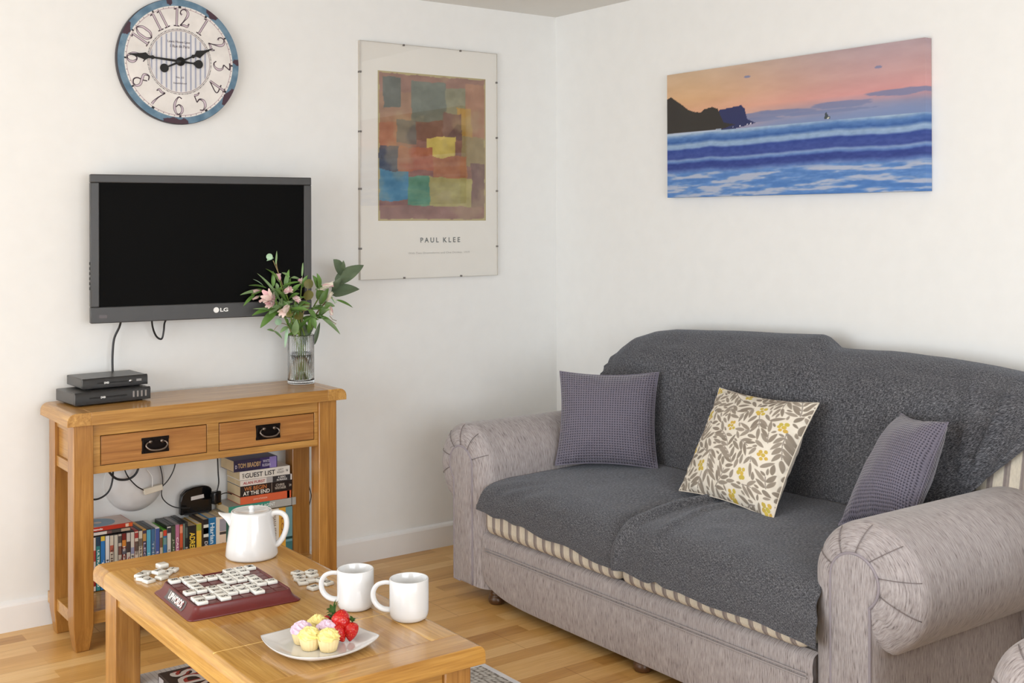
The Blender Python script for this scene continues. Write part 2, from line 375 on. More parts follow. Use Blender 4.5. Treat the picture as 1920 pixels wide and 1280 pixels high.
# numerals as pen strokes (x, y, width) in a unit-high box
DIG = {
 '0': [[(.3, 0, .05), (.08, .22, .13), (.05, .5, .15), (.08, .78, .13), (.3, 1, .05), (.52, .78, .13), (.55, .5, .15), (.52, .22, .13), (.3, 0, .05)]],
 '1': [[(.3, .0, .13), (.3, .5, .13), (.3, 1., .13)], [(.12, .0, .04), (.48, .0, .04)], [(.3, .99, .06), (.1, .96, .04)]],
 '2': [[(.16, .66, .1), (.06, .76, .05), (.12, .93, .04), (.32, 1., .05), (.52, .86, .14), (.5, .62, .15), (.28, .3, .05), (.06, .05, .04)], [(.06, .05, .05), (.3, .07, .12), (.5, .02, .11), (.62, .2, .04)]],
 '3': [[(.1, .97, .06), (.34, 1., .07), (.54, .98, .06)], [(.54, .98, .04), (.24, .6, .04)], [(.24, .6, .04), (.5, .52, .09), (.57, .28, .16), (.42, .05, .1), (.2, .0, .05), (.06, .14, .04)]],
 '4': [[(.42, 1., .05), (.05, .3, .04), (.64, .3, .06)], [(.44, 1., .12), (.44, .5, .13), (.44, .0, .13)], [(.3, .0, .04), (.58, .0, .04)]],
 '5': [[(.16, .97, .1), (.36, .93, .1), (.54, 1., .04)], [(.16, .97, .04), (.12, .55, .04)], [(.12, .55, .04), (.36, .64, .07), (.55, .44, .15), (.5, .16, .15), (.26, .0, .05), (.06, .08, .04)]],
 '6': [[(.5, .92, .04), (.3, 1., .05), (.1, .7, .13), (.06, .36, .16), (.16, .08, .1), (.32, .0, .05), (.52, .12, .13), (.54, .38, .14), (.34, .56, .05), (.14, .42, .04)]],
 '7': [[(.06, .84, .04), (.16, .99, .11), (.36, .93, .12), (.58, 1., .05)], [(.58, 1., .04), (.36, .56, .05), (.26, .2, .13), (.24, .03, .14)]],
 '8': [[(.52, .86, .04), (.3, 1., .06), (.1, .8, .13), (.28, .56, .15), (.5, .34, .15), (.5, .1, .12), (.3, 0., .05), (.08, .12, .06), (.1, .36, .05), (.36, .58, .04), (.52, .78, .04)]],
 '9': [[(.1, .08, .04), (.3, 0., .05), (.5, .3, .13), (.54, .64, .16), (.44, .92, .1), (.28, 1., .05), (.08, .88, .13), (.06, .62, .14), (.26, .44, .05), (.46, .58, .04)]],
}
def ribbon(g, pts, extra, fr, z, mat, wscale=1.):
    P = spline([(p[0], p[1], p[2]) for p in pts], 6) if len(pts) > 2 else [Vector(p) for p in pts]
    vs = []
    for i, p in enumerate(P):
        a, b = P[max(i - 1, 0)], P[min(i + 1, len(P) - 1)]; t = Vector((b.x - a.x, b.y - a.y)); t = t.normalized() if t.length > 1e-9 else Vector((1, 0))
        w = max(.0, p.z / 2 * wscale + extra); n = Vector((-t.y, t.x)); vs += [fr(p.x + n.x * w, p.y + n.y * w, z), fr(p.x - n.x * w, p.y - n.y * w, z)]
    g.add(vs, [(2 * i, 2 * i + 1, 2 * i + 3, 2 * i + 2) for i in range(len(P) - 1)], mat, False)
NUMM = [plain('numeral_ink', (62, 44, 56), .6), plain('numeral_pink', (200, 184, 194), .6)]
for hh in range(1, 13):
    gn = G()
    th = PI / 2 - hh * PI / 6 - rad(1.5); s = str(hh); H = .275 * CR; up = th if hh in (9, 10, 11, 12, 1, 2, 3) else th + PI
    c0 = CK.x + CR * .705 * cos(th), CK.z + CR * .705 * sin(th); U = Vector((cos(up), sin(up))); Rr_ = Vector((U.y, -U.x))
    adv = [0.]; 
    for ch in s: adv.append(adv[-1] + (.46 if ch == '1' else .66))
    for i, ch in enumerate(s):
        def fr(x, y, z, i=i): 
            q = Rr_ * ((x + adv[i] - adv[-1] / 2) * H * .95) + U * ((y - .5) * H); return (c0[0] + q.x, z, c0[1] + q.y)
        for stq in DIG[ch]:
            ribbon(gn, stq, .014, fr, -.0309, 0, .9); 
            if max(p[2] for p in stq) > .08: ribbon(gn, [(p[0], p[1], p[2] if p[2] > .08 else 0) for p in stq], -.016, fr, -.0313, 1, .9)
    build('numeral', gn, NUMM, clock)
gn = G(); gx = Vector((1, 0, 0)); gz = Vector((0, 0, 1))
for s_, dx, dz, w_, h_ in (('Lewis House Lane', -.004, .075, .088, .009), ('1 Rue de Paris', 0, .058, .075, .011), ('No. 23', 0, -.06, .03, .007), ('Established', 0, -.082, .05, .006)):
    gn = G(); put_text(gn, s_, (CK.x + dx, -.031, CK.z + dz), gx, gz, w=w_, h=h_); build('dial_lettering', gn, NUMM[0], clock)
def hand(name, ang, prof, tail, y):
    g = G(); d = Vector((cos(ang), 0, sin(ang))); n = Vector((-sin(ang), 0, cos(ang)))
    P = [d * l + n * w for l, w in prof] + [d * l - n * w for l, w in prof[::-1]]
    o = Vector((CK.x, 0, CK.z)); v = [tuple(o + p + Vector((0, q, 0))) for q in (y, y - .0015) for p in P]; k = len(P)
    g.add(v, [tuple(range(k)), tuple(range(2 * k - 1, k - 1, -1))] + [(i, i + k, (i + 1) % k + k, (i + 1) % k) for i in range(k)], 0, False)
    c = o - d * tail; g.rings([[tuple(c + (d * cos(t) + n * sin(t)) * .0165 + Vector((0, q, 0))) for t in np.linspace(0, 2 * PI, 25)[:-1]] for q in (y, y - 0.0014)], 0, False)
    return build(name, g, blackm, clock)
hand('hour_hand', math.atan2(28, 60), [(-.075, .003), (-.055, .006), (-.05, .003), (0, .0045), (.048, .003), (.056, .0075), (.06, .005), (.066, .005), (.078, .0155), (.09, .011), (.105, .006), (.142, .0008)], .068, -.034)
hand('minute_hand', math.atan2(6.5, -90), [(-.07, .003), (-.055, .007), (-.05, .003), (0, .005), (.1, .0035), (.108, .008), (.113, .005), (.122, .005), (.135, .0145), (.148, .01), (.165, .0065), (.198, .0008)], .072, -.037)
g = G(); g.rings([[(CK.x + r * cos(a), y, CK.z + r * sin(a)) for a in np.linspace(0, 2 * PI, 25)[:-1]] for r, y in ((.0165, -.033), (.0165, -.0415), (.005, -.0425), (.004, -.046))]); build('hand_cap', g, blackm, clock)

# ------------------------------------------------------------------ clip-framed poster
pstr = thing('framed_poster', 'tall clip-framed art poster with muted patchwork print on the white wall', 'poster', (-.7, 0, 1.69))
PX0, PX1, PZ0, PZ1 = -1.060, -.353, 1.1885, 2.1955
build('backing_board', G().box(PX0, PX1, -.012, -.001, PZ0, PZ1), [plain('poster_paper', (233, 230, 223), .6, var=.01)], pstr)
u, v = gridimg(150, 200); ux = u + (fbm(u * 7, v * 7, 4, 3) - .5) * .05; vy = v + (fbm(u * 7 + 20, v * 7 + 3, 4, 5) - .5) * .04
img = np.ones(u.shape + (3,)) * np.array((138, 98, 82.))
for (a, b, c_, d, colr) in ((.0, .3, .62, .86, (150, 112, 84)), (.04, .2, .76, .96, (82, 88, 80)), (.3, .62, .66, .95, (96, 104, 92)), (.62, .8, .72, .92, (128, 126, 98)), (.8, 1., .55, .95, (158, 112, 84)), (.72, .86, .58, .78, (172, 134, 66)),
        (.0, .16, .5, .66, (160, 104, 74)), (.16, .34, .52, .68, (88, 90, 86)), (.34, .6, .55, .68, (108, 72, 58)), (.6, .76, .55, .74, (112, 84, 76)), (.44, .7, .44, .57, (200, 178, 92)), (.76, 1., .38, .58, (146, 128, 88)),
        (.0, .18, .34, .5, (66, 70, 82)), (.18, .5, .34, .5, (166, 100, 66)), (.5, .82, .3, .44, (168, 112, 70)), (.0, .27, .14, .34, (78, 130, 158)), (.27, .46, .1, .3, (92, 138, 106)), (.46, .86, .1, .3, (164, 154, 92)), (.86, 1., .1, .4, (112, 80, 74)), (.0, 1., .0, .1, (132, 92, 84))):
    img = lay(img, ((ux > a) & (ux < b) & (vy > c_) & (vy < d)) * 1., colr)
img += ((fbm(u * 12, v * 16, 4, 9) - .5) * 46)[..., None]; img = lay(img, ss(.55, .75, fbm(u * 5 + 4, v * 6, 4, 12)) * .4, (176, 160, 120))
ed = np.minimum(np.minimum(u, 1 - u), np.minimum(v, 1 - v)) + (fbm(u * 20, v * 20, 2, 2) - .5) * .016; img = lay(img, ed < .012, (176, 162, 112))
QX0, QX1, QZ0, QZ1 = PX0 + .087, PX0 + .645, 1.4365, 2.0765
g = G().grid(lambda a, b: (QX0 + (QX1 - QX0) * a, -.0126, QZ0 + (QZ1 - QZ0) * b), 150, 200); build('art_print', g, vcol('print_ink', .6), pstr, col=lin(np.clip(img, 0, 255).reshape(-1, 3)))
for s_, x_, w_ in (('P A U L', -.7155, .094), ('K L E E', -.6005, .090)):
    g = G(); put_text(g, s_, (x_, -.0125, 1.352), gx, gz, w=w_, h=.022, bold=.02); build('title_lettering', g, plain('poster_ink', (92, 98, 98), .6), pstr)
g = G(); put_text(g, 'With Two Dromedaries and One Donkey, 1919', (-.665, -.0125, 1.295), gx, gz, w=.32, h=.011); build('subtitle_lettering', g, plain('poster_pale_ink', (176, 174, 168), .6), pstr)
build('glass_pane', G().box(PX0, PX1, -.016, -.0135, PZ0, PZ1), MATS['window_glass'], pstr)
g = G()
for a in (PX0 - .0012, PX1): g.box(a, a + .0012, -.0168, -.0, PZ0 - .0012, PZ1 + .0012)
for a in (PZ0 - .0012, PZ1): g.box(PX0, PX1, -.0168, -.0, a, a + .0012)
build('edge_trim', g, plain('clip_frame_edge', (196, 190, 180), .5), pstr)
for fz in (.13, .38, .62, .87):
    for a in (PX0 - .002, PX1 - .006): build('clip', G().box(a, a + .008, -.0185, 0, PZ0 + fz * 1.007 - .004, PZ0 + fz * 1.007 + .004), plain('clip_metal', (128, 124, 120), .35, .8), pstr)
for fx in (.3, .72):
    for a in (PZ0 - .002, PZ1 - .006): build('clip', G().box(PX0 + fx * .7, PX0 + fx * .7 + .008, -.0185, 0, a, a + .008), MATS['clip_metal'], pstr)

# ------------------------------------------------------------------ seascape canvas on the sofa wall
cv = thing('canvas_picture', 'wide canvas picture of blue waves and a headland at sunset above the sofa', 'picture', (0, -1.42, 1.78))
Y0, Y1, Z0, Z1, XF = -.797, -2.033, 1.529, 2.041, -.036
u, v = gridimg(420, 170); t = 1 - v       # t = 0 at the top
def L3(*st):
    ps = [s[0] for s in st]; return np.stack([np.interp(t, ps, [s[1][i] for s in st]) for i in range(3)], -1)
lft = L3((0, (214, 182, 148)), (.22, (228, 180, 132)), (.42, (236, 170, 140)), (.5, (150, 150, 190)))
rgt = L3((0, (184, 160, 166)), (.2, (206, 160, 160)), (.32, (222, 156, 156)), (.40, (150, 148, 178)), (.49, (128, 150, 196)))
sky = lft * (1 - ss(0, .9, u))[..., None] + rgt * ss(0, .9, u)[..., None]; sky += ((fbm(u * 9, t * 16, 4, 3) - .5) * 18)[..., None]
n1 = fbm(u * 14, t * 40, 4, 6)
for cu, ct, wu, wt in ((.45, .40, .2, .028), (.36, .435, .16, .018), (.72, .38, .12, .03), (.66, .42, .2, .012), (.93, .335, .12, .022), (.14, .455, .06, .02), (.5, .39, .1, .014), (.85, .155, .012, .01), (.36, .1, .015, .01)):
    sky = lay(sky, ss(1.15, .75, ((u - cu) / wu) ** 2 + ((t - ct) / wt) ** 2 + (n1 - .5) * 1.6) * .85, (124, 132, 172))
sky = lay(sky, ss(.36, .50, t + (n1 - .5) * .05) * ss(.3, .5, u) * .75, (126, 146, 192))
wob = (fbm(u * 10, t * 0 + 2.3, 4, 11) - .5) * .03; tt = t + wob - .012 * (1 - u)
stp = [(.485, (160, 186, 214)), (.51, (92, 134, 196)), (.545, (58, 100, 172)), (.57, (150, 178, 212)), (.595, (138, 170, 212)), (.61, (52, 76, 158)), (.65, (62, 82, 160)), (.675, (58, 78, 156)), (.69, (132, 160, 206)), (.705, (94, 130, 196)), (.72, (50, 70, 150)), (.755, (56, 74, 150)), (.78, (88, 118, 186)), (.8, (104, 146, 208)), (1., (86, 136, 206))]
sea = np.stack([np.interp(tt, [s[0] for s in stp], [s[1][i] for s in stp]) for i in range(3)], -1)
sea += ((fbm(u * 60, t * 60, 3, 21) - .5) * 26)[..., None]
rip = fbm(u * 11 + t * 5, t * 44, 4, 31); sea = lay(sea, ss(.5, .68, rip) * ss(.77, .82, tt) * .8, (196, 198, 212)); sea = lay(sea, ss(.52, .35, rip) * ss(.77, .82, tt) * .45, (60, 112, 190))
img = np.where((t > .487)[..., None], sea, sky)
P2 = [(.24, .33), (.336, .31), (.35, .34), (.36, .42), (.395, .455), (.3, .487), (.23, .487)]; img = lay(img, inpoly(u, t, P2) * 1., (52, 58, 104))
P1 = [(-.01, .205), (.02, .185), (.06, .24), (.1, .30), (.13, .325), (.16, .335), (.175, .31), (.21, .30), (.235, .32), (.245, .37), (.26, .43), (.31, .455), (.25, .478), (-.01, .482)]
img = lay(img, inpoly(u + (n1 - .5) * .006, t + (n1 - .5) * .012, P1) * 1., (62, 58, 54)); img = lay(img, inpoly(u, t, [(-.01, .481), (.25, .476), (.25, .492), (-.01, .496)]) * .8, (190, 206, 228))
for a, b in ((.3, .47), (.33, .468), (.36, .46), (.375, .455)): img = lay(img, ((u - a) ** 2 + ((t - b) * .42) ** 2) < .0022 ** 2, (230, 226, 240))
img = lay(img, inpoly(u, t, [(.66, .475), (.665, .425), (.669, .425), (.676, .455), (.684, .46), (.68, .476)]) * 1., (70, 80, 84)); img = lay(img, inpoly(u, t, [(.672, .46), (.68, .46), (.677, .475), (.671, .475)]) * 1., (214, 216, 196))
img = img * .95; img = img * .9 + img.mean(-1, keepdims=True) * .1
cl = lin(np.clip(img, 0, 255))
cm = vcol('canvas_print', .7, .3, .15)
g = G().grid(lambda a, b: (XF, Y0 + (Y1 - Y0) * a, Z0 + (Z1 - Z0) * b), 420, 170); build('printed_canvas', g, cm, cv, col=cl.reshape(-1, 3))
g = G(); colE = []
def strip(pa, cols, flip):   # wrapped edge continues the print
    n = len(cols); vs = [p for i in range(n) for p in pa(i / (n - 1))]; g.add(vs, [((2 * i, 2 * i + 1, 2 * i + 3, 2 * i + 2) if flip else (2 * i, 2 * i + 2, 2 * i + 3, 2 * i + 1)) for i in range(n - 1)], 0, False)
    for q in cols: colE.extend([q, q])
strip(lambda s: [(XF, Y1, Z0 + (Z1 - Z0) * s), (-.001, Y1, Z0 + (Z1 - Z0) * s)], cl[:, -1], True); strip(lambda s: [(XF, Y0, Z0 + (Z1 - Z0) * s), (-.001, Y0, Z0 + (Z1 - Z0) * s)], cl[:, 0], False)
strip(lambda s: [(XF, Y0 + (Y1 - Y0) * s, Z0), (-.001, Y0 + (Y1 - Y0) * s, Z0)], cl[0], False); strip(lambda s: [(XF, Y0 + (Y1 - Y0) * s, Z1), (-.001, Y0 + (Y1 - Y0) * s, Z1)], cl[-1], True)
build('wrapped_edge', g, cm, cv, col=np.array(colE))

# ------------------------------------------------------------------ television on a swing bracket
TA, TB = Vector((-2.198, -.1, 0)), Vector((-1.378, -.2, 0)); TW = (TB - TA).length; TZ0, TZ1 = 1.0705, 1.606
tv = thing('television', 'black flat television on the white wall above the oak console table', 'television', (TA.x, TA.y, TZ0), math.atan2(TB.y - TA.y, TB.x - TA.x))
TH = TZ1 - TZ0
g = G(); b = .03
for x0, x1, z0, z1 in ((0, TW, TH - b, TH), (0, TW, 0, .058), (0, b, .058, TH - b), (TW - b, TW, .058, TH - b)): g.box(x0, x1, .0, .03, z0, z1)
build('bezel', g, plain('tv_bezel', (58, 58, 59), .42), tv, world=False, bevel=.003)
build('rear_case', G().box(.012, TW - .012, .03, .055, .012, TH - .012), blackm, tv, world=False, bevel=.006)
build('screen', G().box(b - .001, TW - b + .001, .006, .028, .056, TH - b + .001), plain('tv_screen', (2, 2, 2), .55, spec=.08), tv, world=False)
lg = G(); X = Vector((1, 0, 0)); q = TW * .545
lg.rings([[(q + .0105 * cos(t) * 1., y, .032 + .0105 * sin(t)) for t in np.linspace(0, 2 * PI, 25)[:-1]] for y in (-.0003, -.001)], 0, False)
put_text(lg, 'LG', (q + .03, -.0005, .032), X, gz, w=.03, h=.0145, bold=.03)
build('logo', lg, whitep, tv, world=False)
build('infrared_window', G().box(.028, .056, -.0006, .0, .018, .03), plain('dark_red_plastic', (48, 26, 24), .2), tv, world=False)
g = G(); 
for i in range(6): g.box(-.002, .001, .012, .02, .12 + i * .018, .13 + i * .018)
build('side_buttons', g, blackm, tv, world=False)
g = G(); g.box(TW * .4, TW * .6, .055, .065, TH * .3, TH * .7); g.tube([(TW * .5, .065, TH * .5), (TW * .5 - .02, .085, TH * .5), (TW * .46, .13, TH * .5)], .018, 10)
build('wall_bracket', g, blackm, tv, world=False)
def cable(label, pts, r, c=None, n=8):
    o = build('cable', G().tube(spline(pts, n), r, 8), c or blackp); return tag(o, label, 'cable')
P = lambda px, py, y: aty(px, py, y)
cable('black cable running from the television down to the disc players', [P(229, 592, -.075), P(224, 612, -.05), P(214, 635, -.04), P(211, 665, -.04), P(211, 692, -.045), P(212, 715, -.06)], .0042)
cable('short black cable loop hanging under the middle of the television', [P(284, 588, -.085), P(286, 612, -.06), P(293, 630, -.05), P(303, 635, -.05), P(307, 620, -.05), P(309, 604, -.06), P(318, 590, -.085)], .0036)

# ------------------------------------------------------------------ console table
con = thing('console_table', 'honey oak console table with two drawers and a shelf below the television', 'console table', (-1.845, -.23, 0))
def roundtop(x0, x1, y0, y1, z0, z1, r, ax, ends=(.078, 0)):
    """slab whose two ends along ax have rounded upper corners; returns middle and end pieces"""
    g = G(); a0, a1 = (x0, x1) if ax == 0 else (y0, y1); b0, b1 = (y0, y1) if ax == 0 else (x0, x1)
    fr = (lambda p, q, t: (p, t, q)) if ax == 0 else (lambda p, q, t: (t, p, q))
    e = ends[0]; arc = [(a0 + r - r * cos(t), z1 - r + r * sin(t)) for t in np.linspace(0, PI / 2, 7)]
    L = [(a0, z0)] + arc + [(a0 + e, z1), (a0 + e, z0)]; Rr = [(a0 + a1 - p, q) for p, q in L][::-1]
    g.prism(L, b0, b1, 1, fr); g.prism(Rr, b0, b1, 1, fr); g.prism([(a0 + e, z0), (a0 + e, z1), (a1 - e, z1), (a1 - e, z0)], b0, b1, 0, fr)
    return g
build('table_top', roundtop(-2.362, -1.33, -.395, -.06, .757, .8, .028, 0), [oakX, oakY], con, bevel=.0012)
def leg(parent, x0, x1, y0, y1, z1, m, taper=.012, h=.085):
    g = G(); xm, ym = (x0 + x1) / 2, (y0 + y1) / 2
    R = [[(xm + sx * ((x1 - x0) / 2 - d), ym + sy * ((y1 - y0) / 2 - d), z) for sx, sy in ((-1, -1), (1, -1), (1, 1), (-1, 1))] for z, d in ((0, taper), (.01, taper * .8), (h, 0), (z1, 0))]
    g.rings(R, 0, False); return build('leg', g, m, parent, bevel=.003)
for x0, x1 in ((-2.338, -2.271), (-1.437, -1.363)):
    for y0, y1 in ((-.377, -.310), (-.148, -.082)): leg(con, x0, x1, y0, y1, .757, oakZ)
g = G(); g.box(-2.271, -1.437, -.366, -.345, .715, .757); g.box(-2.271, -1.437, -.366, -.345, .588, .613); g.box(-2.271, -2.246, -.366, -.345, .613, .715); g.box(-1.872, -1.828, -.366, -.345, .613, .715); g.box(-1.451, -1.437, -.366, -.345, .613, .715)
build('front_rail', g, oakX, con, bevel=.0012)
build('back_rail', G().box(-2.271, -1.437, -.135, -.115, .588, .757), oakX, con)
for xx0, s in ((-2.33, 1), (-1.371, -1)):
    g = G(); g.box(xx0, xx0 + .022 * s, -.31, -.148, .725, .757); g.box(xx0, xx0 + .022 * s, -.31, -.148, .588, .625); g.box(xx0 + .008 * s, xx0 + .02 * s, -.31, -.148, .625, .725)
    build('side_panel', g, oakY, con, bevel=.0015)
for x0, x1 in ((-2.246, -1.872), (-1.828, -1.451)):
    d = build('drawer', G().box(x0 + .0025, x1 - .0025, -.3665, -.15, .6155, .7125), oakR, con, bevel=.0012)
    hx = (x0 + x1) / 2; hz = .664; g = G()
    g.prism([(hx - .048, hz - .027), (hx + .048, hz - .027), (hx + .048, hz - .018), (hx + .0465, hz - .016), (hx + .0465, hz + .016), (hx + .048, hz + .018), (hx + .048, hz + .027), (hx - .048, hz + .027), (hx - .048, hz + .018), (hx - .0465, hz + .016), (hx - .0465, hz - .016), (hx - .048, hz - .018)], -.3665, -.3705, 0, lambda a, b, c: (a, c, b))
    for sx in (-1, 1):
        for sz in (-1, 1): g.lathe([(.003, 0), (.0025, .0015), (0, .002)], (0, 0, 0), 8); q = len(g.v) - 24; g.v[q:] = [(hx + sx * .042 + a, -.3705 - c_, hz + sz * .021 + b_) for a, b_, c_ in g.v[q:]]
    g.tube([(hx - .042, -.371, hz + .0225), (hx + .042, -.371, hz + .0225)], .0012, 6); g.tube([(hx - .043, -.371, hz - .02), (hx - .043, -.371, hz + .02)], .0012, 6)
    hp = build('handle_plate', g, ironm, d, bevel=.0006)
    g = G()
    for sx in (-1, 1): g.tube([(hx + sx * .02, -.370, hz + .013), (hx + sx * .02, -.383, hz + .013)], [.005, .0062], 12)
    g.tube(spline([(hx - .019, -.379, hz + .013), (hx - .032, -.381, hz + .010), (hx - .037, -.385, hz), (hx - .024, -.389, hz - .012), (hx, -.390, hz - .0155), (hx + .024, -.389, hz - .012), (hx + .037, -.385, hz), (hx + .032, -.381, hz + .010), (hx + .019, -.379, hz + .013)], 6), [.0022 + .0012 * sin(PI * i / 48) for i in range(49)], 10)
    build('bail_handle', g, ironh, d)
build('shelf', G().box(-2.33, -1.371, -.362, -.03, .084, .126), oakX, con, bevel=.002)

# ------------------------------------------------------------------ two disc players
def player(name, label, org, rz, w, d, h, front):
    t = thing(name, label, 'disc player', org, rz)
    build('case', G().box(0, w, .014, d, .006, h), plain('player_grey', (82, 81, 80), .38, .3), t, world=False, bevel=.003)
    g = G(); g.prism([(.0, .005), (.014, .006), (.014, h + .001), (.004, h + .001), (0, h - .006)], 0, w, 0, lambda a, b, c: (c, a, b)); build('front_panel', g, plain('player_front', (40, 40, 41), .25), t, world=False, bevel=.001)
    g = G(); g.box(.05, w * .68, -.0006, .002, h * .5, h * .62); build('disc_slot', g, blackm, t, world=False)
    g = G(); put_text(g, 'DVD', (w * .36, -.0008, h * .56), X, gz, w=.017, h=.007, bold=.05); build('logo', g, whitep, t, world=False)
    g = G()
    if front == 'knob':
        g.tube([(w * .73, .0, h * .55), (w * .73, -.004, h * .55)], .006, 12); g.box(w * .82, w * .9, -.001, .001, h * .48, h * .68)
    else:
        for i in range(4): g.box(w * (.755 + i * .055), w * (.755 + i * .055) + .006, -.0012, .001, h * .35, h * .8)
    build('controls', g, silver, t, world=False)
    for a in (.03, w - .03):
        for b_ in (.03, d - .03): build('foot', G().lathe([(.011, 0), (.012, .003), (.01, .007)], (a, b_, 0), 12, cap=True), blackm, t, world=False)
    return t
pl0 = atz(141, 761, .806); pl1 = atz(282.5, 746, .806)
player('disc_player', 'black disc player lying directly on the oak console top', (pl0.x, pl0.y, .8), math.atan2(pl1.y - pl0.y, pl1.x - pl0.x), (pl1 - pl0).length, .18, .047, 'bars')
pl2 = atz(155, 730, .854); pl3 = atz(277, 719, .854)
player('disc_player', 'smaller dark disc player stacked on top of the other player', (pl2.x, pl2.y, .848), math.atan2(pl3.y - pl2.y, pl3.x - pl2.x), (pl3 - pl2).length, .17, .04, 'knob')

# ------------------------------------------------------------------ wall fitting, router and cables under the console
c0 = aty(256, 903, -.03); lt = thing('wall_light', 'white dome wall light behind the console table under the drawers', 'wall light', (c0.x, 0, c0.z))
dome = plain('opal_white', (226, 225, 224), .4)
g = G(); g.lathe([(.112, 0), (.112, .012), (.104, .03), (.085, .046), (.05, .057), (0, .061)], (0, 0, 0), 48); g.v = [(a, -c_, b_) for a, b_, c_ in g.v]; build('dome', g, dome, lt, world=False)
build('base_ring', (lambda g: (setattr(g, 'v', [(a, -c_, b_) for a, b_, c_ in g.v]), g)[1])(G().lathe([(.113, 0), (.1125, .004), (.11, .006)], (0, 0, 0), 48, cap=True)), whitep, lt, world=False)
ad_ = aty(287, 917, -.085); ada = build('cable_joiner', G().box(-.035, .035, -.008, .008, -.011, .011), plain('cream_plastic', (222, 214, 196), .45), bevel=.002); ada.location = ad_; ada.rotation_euler = (0, rad(-9), 0); tag(ada, 'small cream cable joiner hanging in front of the white dome light', 'cable joiner')
cable('thick black cable loop drooping below the drawer under the disc players', [P(196, 858, -.1), P(202, 880, -.1), P(218, 897, -.1), P(240, 898, -.1), P(256, 886, -.1), P(263, 860, -.1)], .0042)
cable('black cable curving out from behind the console leg below the disc players', [P(160, 936, -.09), P(184, 935, -.09), P(203, 922, -.09), P(211, 898, -.09), P(212, 860, -.09)], .0034)
cable('thin black cord crossing the dome light down to the cream joiner', [P(228, 862, -.09), P(238, 890, -.09), P(255, 910, -.088), P(270, 919, -.085)], .0022)
cable('thin black cord rising from the cream joiner beside the bent cord', [P(303, 913, -.085), P(315, 900, -.09), P(325, 882, -.095), P(331, 860, -.095)], .0022)
cable('thin black cord dropping in a bend to the black router', [P(296, 860, -.07), P(303, 885, -.07), P(305, 905, -.07), P(303, 928, -.07), P(312, 942, -.07), P(330, 951, -.07), P(356, 952, -.07)], .002)
cable('thin white wire looped across the white dome light', [P(276, 880, -.075), P(285, 892, -.08), P(286, 905, -.085), P(285, 915, -.085)], .0016, whitep)
# ------------------------------------------------------------------ discs and books on the console shelf
SZ, SY = .1265, -.15
cols = {}
def cmat(c, rough=.4): 
    n = 'print_%d_%d_%d' % c
    return plain(n, c, rough)
pagem = plain('book_pages', (206, 184, 146), .85, var=.08); pagew = plain('white_pages', (226, 220, 206), .85, var=.05)
def spine_text(parent, s, x, z0, z1, w, c, mat=None):
    g = G(); put_text(g, s, (x, SY - .0012, (z0 + z1) / 2), (0, 0, -1), (1, 0, 0), w=z1 - z0, h=w, bold=.02); build('title_lettering', g, mat or cmat(c, .6), parent)
def dvd(x0, x1, top, case, spine, label, txt=None, tc=(40, 36, 40), accent=None, tz=(.2, .7), h=.0075, d=.132, z0=SZ):
    t = thing('dvd_case', label, 'DVD case', ((x0 + x1) / 2, SY, z0), 0, 'DVD cases standing on the console shelf')
    build('case', G().box(x0 + .0005, x1 - .0005, SY, SY + d, z0, top), cmat(case, .35), t, bevel=.001)
    g = G(); g.box(x0 + .0012, x1 - .0012, SY - .0008, SY + .03, z0 + .003, top - .0035); H = top - z0
    ms = [cmat(spine)]
    if accent:
        for (a, b, c) in accent: ms.append(cmat(c)); g.box(x0 + .0013, x1 - .0013, SY - .0010, SY, z0 + H * a, z0 + H * b, len(ms) - 1)
    build('sleeve', g, ms, t)
    if txt: spine_text(t, txt, (x0 + x1) / 2, z0 + H * tz[0], z0 + H * tz[1], h, tc)
    return t
dk = (34, 33, 36)
